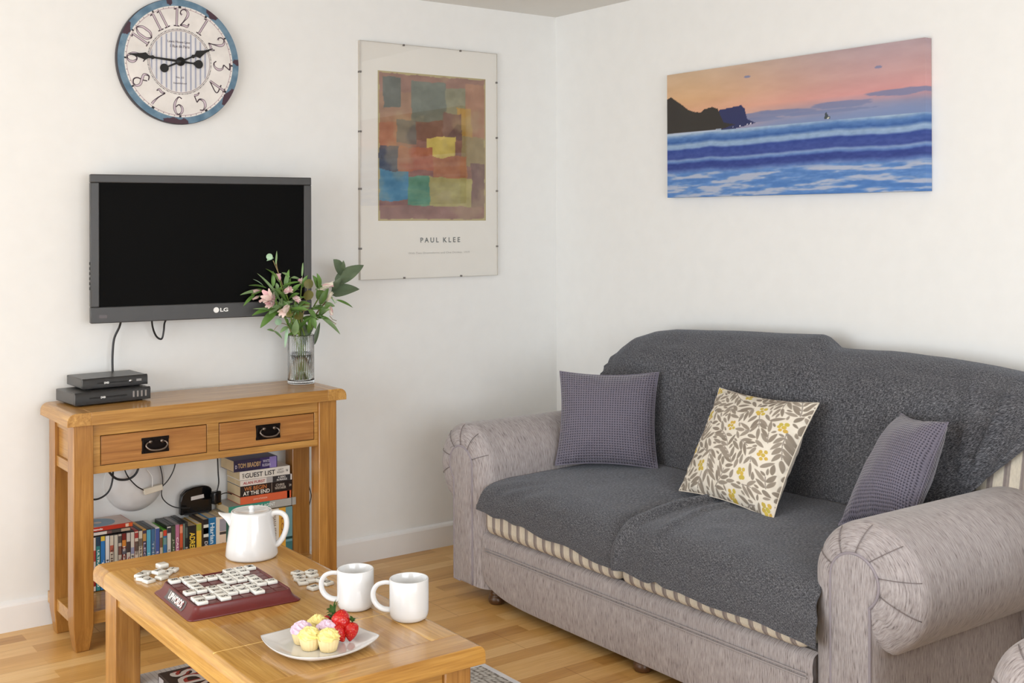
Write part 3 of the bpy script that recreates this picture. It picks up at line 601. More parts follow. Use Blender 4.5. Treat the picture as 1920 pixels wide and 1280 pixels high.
ROW = [  # x edges, top, case, sleeve, label, text, text colour, accents
 (-2.212, -2.197, .3215, dk, (214, 200, 190), 'pale DVD case with red blocks, first in the row next to the console leg', None, dk, [(.1, .3, (150, 40, 36)), (.55, .75, (176, 70, 60))]),
 (-2.197, -2.181, .3215, dk, (52, 130, 132), 'teal DVD case with white title, second from the end of the row', 'ULTRA BLOOD', (235, 240, 238), [(.82, .98, (40, 60, 84))]),
 (-2.181, -2.1645, .3215, dk, (44, 120, 190), 'bright blue DVD case with a yellow strip at its top', 'TROY', (236, 240, 244), [(.9, .985, (222, 190, 70))]),
 (-2.1645, -2.149, .321, dk, (226, 226, 228), 'white DVD case with a small blue figure on the spine', 'HOT', (70, 70, 76), [(.25, .5, (88, 116, 166))]),
 (-2.149, -2.134, .320, dk, (214, 204, 188), 'cream DVD case with a red patch next to the blank one', 'THE ONE', (80, 60, 54), [(.68, .8, (184, 96, 76))]),
 (-2.134, -2.119, .3195, dk, (206, 202, 190), 'plain blank ivory DVD case', None, dk, None),
 (-2.119, -2.1055, .320, dk, (204, 194, 180), 'ivory DVD case with dark red lettering beside the maroon one', 'TOUR', (130, 50, 46), [(.82, .95, (90, 84, 84)), (.6, .76, (120, 80, 72))]),
 (-2.1055, -2.0895, .320, dk, (122, 36, 32), 'maroon DVD case with white letters and an orange badge', 'IS GUILTY', (238, 230, 226), [(.74, .86, (214, 140, 60)), (.6, .7, (96, 96, 112))]),
 (-2.0895, -2.0745, .320, dk, (212, 206, 200), 'white DVD case with dark portrait and red letters', 'VINE', (172, 62, 62), [(.62, .82, (70, 58, 60))]),
 (-2.0745, -2.060, .320, dk, (218, 214, 206), 'white DVD case with black letters and a blue smudge', 'NORC', (50, 50, 56), [(.58, .7, (150, 156, 190))]),
 (-2.060, -2.0455, .320, (170, 36, 30), (222, 212, 200), 'white DVD case in a red shell', 'PS I LO', (110, 100, 96), [(.62, .8, (104, 84, 76)), (.86, .96, (176, 60, 58))]),
 (-2.0455, -2.0305, .320, dk, (214, 206, 190), 'ivory DVD case with a dark curl at the top of the spine', 'BRIGHT', (120, 112, 104), [(.7, .84, (120, 110, 100))]),
 (-2.0305, -2.0165, .320, (214, 160, 60), (70, 58, 84), 'purple DVD case in a golden yellow shell', 'LEGEND', (200, 190, 214), [(.78, .92, (190, 150, 90)), (.0, .3, (40, 34, 38))]),
 (-2.0165, -2.000, .3195, dk, (92, 180, 212), 'sky blue DVD case with pale lettering', 'INDIA', (190, 226, 236), [(.3, .34, (60, 140, 180))]),
 (-2.000, -1.984, .3195, (54, 62, 78), (64, 108, 152), 'mid blue DVD case with a dark lower half', 'THE KISS', (176, 190, 204), [(.0, .25, (44, 46, 62))]),
 (-1.984, -1.968, .319, (218, 214, 210), (70, 92, 164), 'royal blue DVD case in a white shell', 'LOG', (206, 206, 220), [(.0, .36, (150, 152, 172))]),
 (-1.968, -1.9555, .305, dk, (198, 180, 160), 'short beige DVD case tucked between the royal blue and the green one', 'TALE', (90, 62, 52), [(.66, .86, (120, 84, 64)), (.05, .2, (132, 70, 60))]),
 (-1.9555, -1.9405, .306, (96, 186, 44), (58, 112, 166), 'blue game case with red label in a bright green shell', None, dk, [(.88, .995, (206, 66, 44)), (.7, .84, (110, 150, 150)), (.05, .2, (36, 62, 100))]),
 (-1.9405, -1.925, .319, dk, (214, 212, 208), 'white DVD case with black logo between the bright green shell and the forest green one', 'DOC', (150, 148, 148), [(.86, .96, (50, 48, 60))]),
 (-1.925, -1.9095, .3185, dk, (62, 76, 54), 'dark forest green DVD case', 'JUNGLE', (170, 176, 150), [(.1, .4, (96, 124, 72))]),
 (-1.9095, -1.8935, .3205, (120, 112, 112), (186, 112, 146), 'pink DVD case with white title', 'CALENDAR', (240, 228, 232), [(.02, .1, (130, 60, 70))]),
 (-1.8935, -1.880, .3195, dk, (206, 88, 52), 'orange DVD case with a sandy lower half', 'MAZE', (150, 90, 40), [(.02, .42, (206, 156, 84)), (.82, .95, (226, 150, 120))]),
 (-1.880, -1.872, .321, dk, (112, 128, 116), 'thin grey green DVD case', None, dk, [(.0, .3, (120, 84, 96))]),
 (-1.872, -1.861, .322, dk, (32, 34, 36), 'black DVD case with a row of pale specks', None, dk, [(.3, .34, (200, 190, 180)), (.5, .53, (170, 160, 160)), (.7, .9, (84, 96, 90))]),
]
for x0, x1, top, case, sp, lab, tx, tc, ac in ROW: dvd(x0, x1, top, case, sp, lab, tx, tc, ac, tz=(.12, .55) if tx and len(tx) < 6 else (.08, .75))
# two cases lying across the left end of the row
def flatcase(x0, x1, y0, y1, z0, z1, shell, label, strips, disc=False, txt=None):
    t = thing('dvd_case', label, 'DVD case', ((x0 + x1) / 2, (y0 + y1) / 2, z0))
    build('case', G().box(x0, x1, y0, y1, z0, z1), cmat(shell, .3), t, bevel=.001)
    g = G(); ms = []
    for a, b, c in strips: ms.append(cmat(c)); g.box(x0 + (x1 - x0) * a, x0 + (x1 - x0) * b, y0 - .0008, y0 + .002, z0 + .002, z1 - .002, len(ms) - 1)
    ms.append(cmat((196, 176, 166))); g.box(x0 + .004, x1 - .004, y0 + .003, y1 - .003, z1 - .0005, z1 + .0006, len(ms) - 1); build('sleeve', g, ms, t)
    if disc:
        g = G(); g.lathe([(.014, .0008), (.06, .0008)], ((x0 + x1) / 2 - .012, (y0 + y1) / 2 - .005, z1), 40); build('disc_picture', g, cmat((104, 136, 158)), t)
    if txt: g = G(); put_text(g, txt, (x0 + .06, y0 - .001, (z0 + z1) / 2), (1, 0, 0), (0, 0, 1), w=.045, h=.006, bold=.03); build('title_lettering', g, whitep, t)
flatcase(-2.262, -2.074, -.15, -.018, .3232, .3372, dk, 'DVD case with a black and white spine, lying on the row under the red case', [(.0, .55, (214, 206, 200)), (.55, .64, (120, 80, 76)), (.64, .82, (70, 66, 64)), (.82, .99, (190, 170, 150))])
flatcase(-2.256, -2.066, -.151, -.016, .3382, .3535, (176, 44, 26), 'red DVD case with a blue disc picture, lying on top of the row', [(.0, .86, (186, 50, 28)), (.86, .92, (226, 200, 180)), (.92, .99, (214, 96, 40))], True, 'Friends')
def book(x0, x1, top, cover, label, txt=None, tc=(240, 236, 226), accent=None, pages=None, d=.128, tz=(.1, .8), h=None, hard=False):
    t = thing('book', label, 'book', ((x0 + x1) / 2, SY, SZ), 0, 'books standing on the console shelf'); e = .0015
    g = G(); g.box(x0, x0 + e, SY, SY + d, SZ, top); g.box(x1 - e, x1, SY, SY + d, SZ, top); g.box(x0, x1, SY - .0005, SY + e, SZ, top); ms = [cmat(cover, .35)]; H = top - SZ
    for a, b, c in accent or []: ms.append(cmat(c)); g.box(x0 + .0004, x1 - .0004, SY - .0011, SY, SZ + a * H, SZ + b * H, len(ms) - 1)
    build('cover', g, ms, t); build('pages', G().box(x0 + e, x1 - e, SY + e, SY + d - .002, SZ + (.003 if hard else .0005), top - (.004 if hard else .0008)), pages or pagem, t)
    if txt: spine_text(t, txt, (x0 + x1) / 2, SZ + tz[0] * H, SZ + tz[1] * H, h or (x1 - x0) * .6, tc)
    return t
book(-1.861, -1.8285, .306, (26, 24, 24), 'thick black paperback with tall yellow spine letters', 'ADRENALIN', (236, 200, 60), None, tz=(.2, .86), h=.02)
book(-1.8285, -1.8095, .309, (226, 184, 60), 'yellow paperback touching the thick black paperback with tall yellow letters', None, dk, [(.86, .99, (150, 160, 60)), (.0, .3, (214, 160, 60))], pages=pagew)
book(-1.8095, -1.8015, .321, (52, 40, 34), 'thin dark brown hardback leaning next to the yellow paperback', hard=True, pages=pagew)
book(-1.8015, -1.7815, .321, (24, 24, 26), 'black paperback with a white panel at the top of its spine', 'DEAD TIDE', (206, 200, 196), [(.66, .9, (214, 216, 206)), (.72, .84, (70, 110, 110))], tz=(.08, .58))
book(-1.7815, -1.7525, .3235, (30, 116, 180), 'bright blue thriller paperback with white author lettering', 'Harlan Coben', (206, 222, 232), [(.0, .99, (24, 108, 160))], tz=(.06, .9))
book(-1.7525, -1.7385, .322, (220, 208, 190), 'narrow cream paperback between the blue thriller and the sketched figure')
book(-1.7385, -1.7125, .321, (224, 200, 178), 'pinkish cream paperback with a grey sketched figure', 'Nicholas', (130, 110, 100), [(.72, .96, (150, 146, 156)), (.66, .71, (60, 50, 50))], tz=(.1, .5), h=.009)
book(-1.7125, -1.690, .3215, (44, 92, 82), 'dark green paperback partly hidden behind the teapot spout')
for i, (a, b, c, l) in enumerate(((-1.690, -1.655, (160, 60, 52), 'brick red paperback hidden behind the white teapot'), (-1.655, -1.615, (60, 70, 96), 'slate blue paperback hidden behind the white teapot'), (-1.615, -1.574, (196, 186, 168), 'beige paperback hidden behind the white teapot'), (-1.574, -1.534, (94, 82, 70), 'brown paperback hidden behind the white teapot'))): book(a, b, .3195, c, l)
book(-1.534, -1.4965, .3195, (218, 208, 192), 'wide cream paperback seen through the teapot handle', 'DIANA SECRETS', (130, 116, 106), [(.04, .2, (40, 92, 112))], tz=(.3, .9), h=.014)
book(-1.4965, -1.468, .3195, (214, 160, 60), 'golden yellow paperback under the end of the silver hardback', 'LOST', (160, 96, 40), None, tz=(.3, .8), h=.012)
book(-1.468, -1.4395, .3195, (110, 150, 154), 'pale teal paperback touching the console leg under the silver hardback', None, dk, [(.35, .4, (24, 60, 56)), (.0, .3, (60, 110, 110))])
def lying(x0, x1, z0, z1, cover, label, parts, accents=(), d=.128, pages=None, y=SY, hard=False):
    t = thing('book', label, 'book', ((x0 + x1) / 2, y, z0), 0, 'novels stacked flat on the upright books'); e = .0014
    g = G(); g.box(x0, x1, y, y + d, z0, z0 + e); g.box(x0, x1, y, y + d, z1 - e, z1); g.box(x0, x1, y - .0005, y + e, z0, z1); ms = [cmat(cover, .35)]
    for a, b, c in accents: ms.append(cmat(c)); g.box(x0 + (x1 - x0) * a, x0 + (x1 - x0) * b, y - .001, y, z0 + .0003, z1 - .0003, len(ms) - 1)
    build('cover', g, ms, t); build('pages', G().box(x0 + (.003 if hard else .0006), x1 - (.003 if hard else .0006), y + e, y + d - .002, z0 + e, z1 - e), pages or pagem, t)
    for s, a, b, lo, hi, c in parts:
        g = G(); W = x1 - x0; H = z1 - z0; put_text(g, s, (x0 + W * (a + b) / 2, y - .0012, z0 + H * (lo + hi) / 2), (1, 0, 0), (0, 0, 1), w=W * (b - a), h=H * (hi - lo), bold=.015); build('title_lettering', g, cmat(c, .5), t)
lying(-1.702, -1.424, .3245, .3535, (168, 166, 160), 'silver and teal hardback at the bottom of the flat stack', [('SPY, DOUBLE AGENT', .2, .68, .25, .75, (232, 236, 232))], [(.0, .6, (44, 136, 118)), (.93, .94, (90, 88, 84))], d=.13, hard=True)
lying(-1.655, -1.445, .3545, .3835, (206, 92, 56), 'orange spined paperback, second from the bottom of the flat stack', [('JOHN ATKINSON', .25, .52, .35, .62, (236, 196, 176))], [(.0, 1., (210, 96, 58)), (.92, .97, (240, 220, 206))])
lying(-1.655, -1.441, .3845, .4235, (34, 24, 22), 'black novel with orange and white title in the middle of the stack', [('WE BEGIN', .07, .5, .52, .92, (196, 120, 62)), ('AT THE END', .05, .56, .08, .46, (236, 230, 220)), ('CHRIS', .68, .85, .55, .8, (196, 184, 170)), ('WHITAKER', .66, .88, .25, .5, (196, 184, 170)), ('24', .94, .985, .4, .62, (196, 184, 170))], [(.6, .605, (190, 170, 150))])
lying(-1.655, -1.441, .4245, .4465, (222, 214, 206), 'white novel with red author name and black end panel', [('ALAN FURST', .05, .47, .25, .72, (172, 34, 40)), ('A HERO', .72, .87, .55, .88, (236, 232, 226)), ('IN FRANCE', .7, .9, .12, .45, (236, 232, 226))], [(.62, .97, (52, 50, 52)), (.5, .62, (170, 166, 164))])
lying(-1.657, -1.450, .4475, .4805, (228, 222, 212), 'white novel with large black title, second from the top', [('GUEST LIST', .1, .7, .2, .75, (40, 36, 36)), ('THE', .045, .085, .2, .75, (90, 84, 80)), ('LUCY', .76, .87, .58, .8, (110, 104, 100)), ('FOLEY', .74, .89, .25, .48, (110, 104, 100)), ('16', .92, .96, .35, .65, (60, 54, 52))])
lying(-1.681, -1.503, .4815, .5245, (52, 40, 96), 'purple thriller with gold author name on top of the flat stack', [('TOM BRADBY', .09, .62, .3, .72, (206, 170, 120)), ('WHITE', .66, .82, .55, .8, (200, 196, 214)), ('RUSSIAN', .65, .84, .2, .45, (200, 196, 214)), ('D', .03, .07, .3, .6, (220, 214, 226))], [(.0, .6, (40, 30, 64)), (.82, .98, (140, 124, 186))])
# router on the books
ro = thing('router', 'glossy black internet router with a paper sticker standing on the books', 'router', (-1.79, -.04, .3235))
g = G(); poly = [(-.062, 0), (.062, 0), (.062, .08)] + [(.022 + .04 * cos(t), .08 + .022 * sin(t)) for t in np.linspace(.2, PI / 2, 6)] + [(-.012, .1), (-.04, .092), (-.057, .075), (-.062, .05)]
g.prism(poly, -.012, .012, 0, lambda a, b, c: (a, c, b)); build('casing', g, plain('gloss_black', (14, 14, 16), .12), ro, world=False, bevel=.004)
g = G(); g.add([(-.022, -.0128, .052), (.03, -.0128, .056), (.028, -.0128, .07), (-.022, -.0128, .066)], [(0, 1, 2, 3)], 0, False); build('paper_sticker', g, cmat((206, 200, 196)), ro, world=False)
build('stand', G().box(-.05, .05, -.02, .02, 0, .006), blackp, ro, world=False, bevel=.002)
ap = aty(405, 933, -.1); pa = thing('plug_adaptor', 'black plug adaptor with gold pin dangling in front of the router', 'plug', ap, rad(20))
g = G(); g.box(-.017, .017, -.014, .014, -.022, .026); build('adaptor_body', g, plain('gloss_black', (14, 14, 16), .12), pa, world=False, bevel=.006, seg=3)
build('pin', G().box(-.004, .010, -.02, -.013, -.024, -.016), plain('brass', (204, 172, 96), .25, 1.), pa, world=False)
cable('thin black cord hanging straight down to the plug adaptor', [P(408, 858, -.1), P(409, 885, -.1), P(410, 905, -.1), P(406, 924, -.1)], .0028)
cable('thin black cord running from the plug adaptor to the book stack', [P(409, 930, -.09), P(418, 925, -.08), P(428, 924, -.07), P(441, 930, -.06)], .002)
cable('thin black cord hanging between the console legs under the vase end', [P(574, 852, -.03), P(576, 880, -.03), P(578, 905, -.03), P(583, 925, -.03), P(582, 938, -.03), P(576, 956, -.03), P(568, 965, -.03)], .002)

# ------------------------------------------------------------------ coffee table
TZ = .47
ct = thing('coffee_table', 'long honey oak coffee table with framed top in front of the sofa', 'coffee table', (-2.2, -1.6, 0))
TX0, TX1, TY0, TY1 = -2.464, -1.932, -2.185, -1.018
oak2X = oak('table_grain_x', 0, (178, 127, 56), (226, 180, 102), .22, seed=4.); oak2Y = oak('table_grain_y', 1, (190, 141, 64), (238, 194, 114), .22, seed=9.); oak3Y = oak('table_worn_y', 1, (182, 133, 64), (230, 188, 114), .22, seed=14.)
g = G(); e = .092; zb = .426
fr = lambda p, q, t: (p, t, q)
def bull(x0, x1, r): 
    A_ = [(x0 + r - r * cos(t), TZ - r + r * sin(t)) for t in np.linspace(0, PI / 2, 6)]; return [(x0, zb)] + A_ + [(x0 + x1 - p, q) for p, q in A_[::-1]] + [(x1, zb)]
g.prism(bull(TX0, TX1, .022), TY0, TY0 + e, 0, fr); g.prism(bull(TX0, TX1, .022), TY1 - e, TY1, 0, fr)
for a, b in ((TX0, TX0 + .088), (TX1, TX1 - .088)):
    sg = 1 if b > a else -1; pr_ = [(a, zb)] + [(a + sg * (.022 - .022 * cos(t)), TZ - .022 + .022 * sin(t)) for t in np.linspace(0, PI / 2, 6)] + [(b, TZ), (b, zb)]
    g.prism(pr_ if sg > 0 else pr_[::-1], TY0 + e + .0003, TY1 - e - .0003, 1, lambda x_, z_, t_: (x_, t_, z_))
g.box(TX0 + .012, TX1 - .012, -1.867, -1.8635, TZ - .01, TZ + .0003, 3)
n = 1; w_ = (TX1 - TX0 - .176) / n
for i in range(n): g.box(TX0 + .088 + i * w_, TX0 + .088 + (i + 1) * w_, TY0 + e + .0003, TY1 - e - .0003, zb, TZ - .0002, 2)
build('table_top', g, [oak2X, oak2Y, oak3Y, plain('oak_inlay', (232, 192, 116), .25)], ct, bevel=.0012)
for (x0, x1) in ((-2.441, -2.371), (-2.026, -1.956)):
    for (y0, y1, zf) in ((-1.14, -1.052, 0), (-2.16, -2.072, .009)):
        g = G(); xm, ym = (x0 + x1) / 2, (y0 + y1) / 2
        g.rings([[(xm + sx * ((x1 - x0) / 2 - d), ym + sy * ((y1 - y0) / 2 - d), z) for sx, sy in ((-1, -1), (1, -1), (1, 1), (-1, 1))] for z, d in ((zf, .01), (.08, 0), (zb, 0))], 0, False); build('leg', g, oakZ, ct, bevel=.003)
for x0 in (-2.434, -1.983): build('side_apron', G().box(x0, x0 + .02, -2.072, -1.14, .378, zb), oak2Y, ct, bevel=.0015)
for y0 in (-2.15, -1.082): build('end_apron', G().box(-2.371, -2.026, y0, y0 + .02, .378, zb), oak2X, ct, bevel=.0015)
build('lower_shelf', G().box(-2.40, -1.995, -2.12, -1.062, .122, .146), oak2Y, ct, bevel=.002)
mat = tag(build('table_mat', G().box(-2.38, -2.0, -1.95, -1.0625, .1465, .1505), stripes('mat_stripe', [(0, (226, 224, 222)), (.35, (226, 224, 222)), (.5, (196, 194, 196)), (.7, (226, 224, 222))], 70, 0)), 'pale grey striped mat lying on the lower shelf of the coffee table', 'mat')
gb = thing('game_box', 'black board game box with red and white lettering under the coffee table', 'game box', (-2.2, -1.42, .151))
build('box_lid', G().box(-2.342, -2.06, -1.66, -1.196, .151, .193), plain('box_black', (34, 26, 26), .35), gb, bevel=.0015)
g = G(); put_text(g, 'UPWORDS', (-2.275, -1.425, .1932), (0, 1, 0), (-1, 0, 0), w=.43, h=.075, bold=.05); build('title_shadow', g, plain('box_red', (168, 48, 40), .4), gb)
g = G(); put_text(g, 'UPWORDS', (-2.284, -1.431, .1936), (0, 1, 0), (-1, 0, 0), w=.43, h=.075, bold=.03); build('title_lettering', g, plain('box_white', (222, 214, 206), .4), gb)
g = G(); 
for y in (-1.22, -1.28, -1.36, -1.46): g.box(-2.3426, -2.341, y - .02, y + .016, .157, .187)
build('side_print', g, plain('box_grey', (170, 164, 164), .4), gb)
rk = N('rug_weave'); vv = rk.coord('Object', (55, 90, 1)); ck = rk.new('ShaderNodeTexVoronoi', i_Scale=1., i_Randomness=.35); rk.link(vv, ck.inputs['Vector'])
rk.base(rk.ramp(ck.outputs['Distance'], [(.15, (206, 204, 200)), (.42, (182, 178, 172)), (.62, (120, 114, 108))])); rk.set(Roughness=.95, Specular_IOR_Level=.1); rk.bump(ck.outputs['Distance'], -.8, .004); MATS['rug'] = rk.m
rug = thing('rug', 'grey flat woven rug with white edging under the front of the coffee table', 'rug', (-2.1, -2.2, 0))
build('weave', G().box(-2.75, -1.318, -3.3, -1.275, .0005, .008), rk.m, rug)
g = G(); g.box(-2.77, -1.30, -1.275, -1.255, .0005, .0085); g.box(-1.318, -1.30, -3.32, -1.275, .0005, .0085); g.box(-2.77, -2.75, -3.32, -1.275, .0005, .0085); g.box(-2.75, -1.318, -3.32, -3.3, .0005, .0085); build('edge_binding', g, plain('rug_binding', (216, 216, 220), .9, bump=.4, bscale=500), rug)

# ------------------------------------------------------------------ crockery
china = plain('white_china', (222, 222, 222), .12, var=.006, coat=.3)
tp = atz(472, 1042, TZ); pot = thing('teapot', 'white china teapot with flat lid at the far end of the coffee table', 'teapot', (tp.x, tp.y, TZ), -YAW)
g = G(); g.lathe([(0, .003), (.066, .0), (.072, .002), (.0745, .008), (.072, .03), (.067, .065), (.0615, .1), (.0585, .124), (.0575, .131), (.055, .133), (.053, .130), (.052, .122), (.03, .120), (0, .120)], (0, 0, 0), 64); build('body', g, china, pot, world=False)
g = G(); g.lathe([(.0525, .1285), (.0515, .1315), (.046, .1325), (.04, .1295), (.02, .1285), (.008, .129), (.0065, .134), (.009, .139), (.0085, .1435), (.004, .146), (0, .1465)], (0, 0, 0), 48)
ld = build('lid', G().lathe([(.0525, .1285), (.0515, .1315), (.046, .1325), (.04, .1295), (.02, .1285), (.003, .1285), (0, .1285)], (0, 0, 0), 48), china, pot, world=False)
build('knob', G().lathe([(.0085, .128), (.0065, .134), (.009, .139), (.0085, .1435), (.004, .146), (0, .1465)], (0, 0, 0), 32), china, ld, world=False)
g = G(); R = []
for i, (x, z, rz, ry) in enumerate(((-.047, .082, .043, .027), (-.060, .095, .031, .022), (-.070, .107, .021, .018), (-.079, .115, .0145, .0155), (-.088, .1205, .010, .0125))):
    th = [.15, .35, .6, .75, .85][i]; R.append([(x + rz * cos(a) * sin(th) * -1., ry * sin(a), z + rz * cos(a) * cos(th) * 1.) for a in np.linspace(0, 2 * PI, 21)[:-1]])
R2 = [[tuple(np.array(p) * .86 + np.array(np.mean(r, 0)) * .14 + np.array((-.0006 * (4 - i), 0, 0))) for p in r] for i, r in enumerate(R)][::-1]
g.rings(R + R2[:4], 0, True, True, False); build('spout', g, china, pot, world=False)
g = G(); g.tube(spline([(.056, 0, .118), (.066, 0, .124), (.084, 0, .124), (.097, 0, .114), (.101, 0, .096), (.098, 0, .074), (.09, 0, .054), (.078, 0, .038), (.068, 0, .031)], 6), .0072, 14, flat=1.25); build('handle', g, china, pot, world=False)
def mug(label, px, py, r, h):
    p = atz(px, py, TZ); t = thing('mug', label, 'mug', (p.x, p.y, TZ), -YAW, 'mugs on the coffee table')
    g = G(); g.lathe([(0, .004), (r * .7, .004), (r * .72, 0), (r * .8, .001), (r * .93, .006), (r * .985, .014), (r, .024), (r, h - .002), (r - .001, h), (r - .003, h), (r - .004, h - .002), (r - .0045, .03), (r * .8, .012), (0, .01)], (0, 0, 0), 64); build('body', g, china, t, world=False)
    g = G(); g.tube(spline([(-r + .003, 0, h * .885), (-r - .014, 0, h * .885), (-r - .03, 0, h * .82), (-r - .039, 0, h * .66), (-r - .038, 0, h * .48), (-r - .03, 0, h * .34), (-r - .016, 0, h * .245), (-r + .002, 0, h * .215)], 6), .0047, 14, flat=1.5); build('handle', g, china, t, world=False)
mug('white china mug between the loose tiles and the strawberries', 666.5, 1139, .0455, .0985); mug('white china mug beside the table corner, on its own past the strawberries', 767, 1159, .0475, .0985)
pc = Vector((-2.2425, -1.974, TZ)); plate = thing('plate', 'square white china plate with upturned corners holding cakes and strawberries', 'plate', pc, -YAW)
def prad(a): return .1345 * (abs(cos(a)) ** 1.28 + abs(sin(a)) ** 1.28) ** (-1 / 1.28)
def plz(s, a): k_ = prad(a) / .1345; return .0055 + .019 * max(0, s - .6) ** 1.6 / (.4 ** 1.6) * k_ ** 3
g = G(); na_ = 96; R = []
for s_, dz in ((.02, 0), (.3, 0), (.55, 0), (.68, 0), (.78, 0), (.87, 0), (.94, 0), (.99, 0), (1., .0012), (1., .0), (.985, -.003), (.94, -.0045), (.84, -.0048), (.7, -.0048), (.62, -.0052), (.55, -.0054), (.53, -.0028), (.2, -.0028)):
    R.append([(prad(a) * s_ * cos(a), prad(a) * s_ * sin(a), plz(s_, a) + dz) for a in np.linspace(0, 2 * PI, na_ + 1)[:-1]])
g.rings(R); build('dish', g, china, plate, world=False)
PZ = TZ + .006
sponge = plain('sponge_cake', (238, 214, 160), .85, var=.12, bump=.6, bscale=260); icy = plain('yellow_icing', (246, 230, 150), .6, var=.06); icp = plain('pink_icing', (232, 206, 226), .6, var=.08)
def cupcake(label, px, py, m_, seed, s=1.):
    p = atz(px, py, PZ); t = thing('cupcake', label, 'cupcake', (p.x, p.y, PZ), seed * .7, 'mini cupcakes on the plate')
    g = G(); R = []
    for r_, z in ((.0165, 0), (.0185, .002), (.0215, .014), (.0238, .0235), (.0242, .0268), (.0215, .0305), (.01, .032)): R.append([(r_ * s * (1 + .022 * cos(18 * a)) * cos(a), r_ * s * (1 + .022 * cos(18 * a)) * sin(a), z * s) for a in np.linspace(0, 2 * PI, 73)[:-1]])
    g.rings(R); build('cake', g, sponge, t, world=False)
    g = G(); R = []; r0 = random.Random(seed)
    for i in range(25):
        q = i / 24; z = .0275 + .0225 * q; rr_ = .0232 * (1 - q ** 1.7) ** .72 + .0012; tw = q * 2.6 + seed
        R.append([(rr_ * s * (1 + .30 * (abs(sin(3. * (a + tw))) - .5) + .05 * sin(2 * a + 5 * q + seed) + .1 * sin(q * 19) * .5) * cos(a), rr_ * s * (1 + .30 * (abs(sin(3. * (a + tw))) - .5) + .05 * sin(2 * a + 5 * q + seed) + .1 * sin(q * 19) * .5) * sin(a), (z + .002 * sin(3 * a + seed * 2 + 6 * q) * (1 - q) + .0012 * sin(7 * (a + tw)) ) * s) for a in np.linspace(0, 2 * PI, 85)[:-1]])
    g.rings(R)
    for i, q_ in enumerate(g.v):
        n_ = noise.noise(Vector(q_) * 150 + Vector((seed, 0, 0))) * .0026 + noise.noise(Vector(q_) * 330 + Vector((seed, 9, 0))) * .0014; d_ = Vector((q_[0], q_[1], q_[2] - .032)).normalized(); g.v[i] = tuple(Vector(q_) + d_ * n_)
    build('icing', g, m_, t, world=False)
cupcake('pink iced mini cupcake at the plate end facing the red board', 567, 1205, icp, 1); cupcake('yellow iced mini cupcake behind the front pair, near the plate rim', 596, 1193, icy, 2); cupcake('pink iced mini cupcake beside the strawberries, behind the yellow one', 613, 1203, icp, 3)
cupcake('yellow iced mini cupcake at the front, touching the outermost pink one', 581, 1216, icy, 4); cupcake('yellow iced mini cupcake at the front, on the strawberry side of its pair', 616, 1219, icy, 5)
# strawberries
sk = N('strawberry_skin'); vo = sk.new('ShaderNodeTexVoronoi', i_Scale=230.); sk.link(sk.coord('Object'), vo.inputs['Vector'])
sk.base(sk.ramp(vo.outputs['Distance'], [(.1, (216, 150, 80)), (.22, (196, 30, 26)), (.6, (186, 20, 20))])); sk.set(Roughness=.25, Subsurface_Weight=.08); sk.bump(vo.outputs['Distance'], .5, .0015); leafg = plain('calyx_green', (62, 104, 46), .5, var=.2)
def blade(g, a, b, w, nrm, sag=0., mat=0, n=8, fold=.25, twist=0., shape=.8):
    a, b = Vector(a), Vector(b); d = b - a; L = d.length; t = d.normalized(); nrm = Vector(nrm); nrm = (nrm - t * nrm.dot(t)); nrm = nrm.normalized() if nrm.length > 1e-6 else t.orthogonal(); s = t.cross(nrm); vs = []; uv = []
    for i in range(n + 1):
        q = i / n; c = a + d * q + nrm * (sag * L * 4 * q * (1 - q)); hw = w / 2 * (sin(PI * min(1, q ** shape)) ** .75 if 0 < q < 1 else .03); th = twist * q; s2 = s * cos(th) + nrm * sin(th); n2 = nrm * cos(th) - s * sin(th)
        for k_ in (-1, -.5, 0, .5, 1): vs.append(tuple(c + s2 * hw * k_ + n2 * (fold * hw * abs(k_)))); uv.append((q, k_))
    g.add(vs, [(5 * i + j, 5 * i + j + 1, 5 * i + j + 6, 5 * i + j + 5) for i in range(n) for j in range(4)], mat, True, uv)
def strawberry(label, px, py, z, L, w, tip, nl=8, seed=0, cl=.6):
    p = atz(px, py, z); t = thing('strawberry', label, 'strawberry', p, 0, 'strawberries on the plate'); ax = Vector(tip).normalized(); o = ax.orthogonal().normalized(); o2 = ax.cross(o)
    g = G(); R = []
    for q, r_ in ((-.5, .12), (-.49, .4), (-.44, .72), (-.34, .93), (-.2, 1.), (-.02, .96), (.15, .8), (.3, .56), (.41, .32), (.48, .14), (.5, .02)): R.append([tuple(ax * (q * L) + (o * cos(a) + o2 * sin(a)) * (w / 2 * r_ * (1 + .05 * sin(2 * a + seed)))) for a in np.linspace(0, 2 * PI, 33)[:-1]])
    g.rings(R); build('fruit', g, sk.m, t, world=False)
    g = G(); top = -ax * (L * .495); r0 = random.Random(seed)
    for i in range(nl):
        a = 2 * PI * i / nl + r0.random() * .5; dr = o * cos(a) + o2 * sin(a); ln = w * cl * (.7 + .5 * r0.random()); blade(g, top, top + dr * ln - ax * ln * (.25 + .6 * r0.random()), w * .22, -ax, .12, 0, 5)
    g.tube([tuple(top), tuple(top - ax * L * .16)], .0012, 6); build('calyx', g, leafg, t, world=False)
RX = Vector((RC[0][0], RC[0][1], 0)); FX = Vector((RC[1][0], RC[1][1], 0)).normalized(); ZZ = Vector((0, 0, 1))
def cdir(r, f, u): return RX * r + FX * f + ZZ * u
strawberry('strawberry standing apart at the plate edge, pointed tip down', 658, 1184, PZ + .021, .042, .034, cdir(-.1, -.35, -1), 8, 1, .5)
strawberry('strawberry lying low between the pink cupcake and the others', 637, 1187, PZ + .0185, .042, .035, cdir(.45, -.3, -.75), 8, 2, .6)
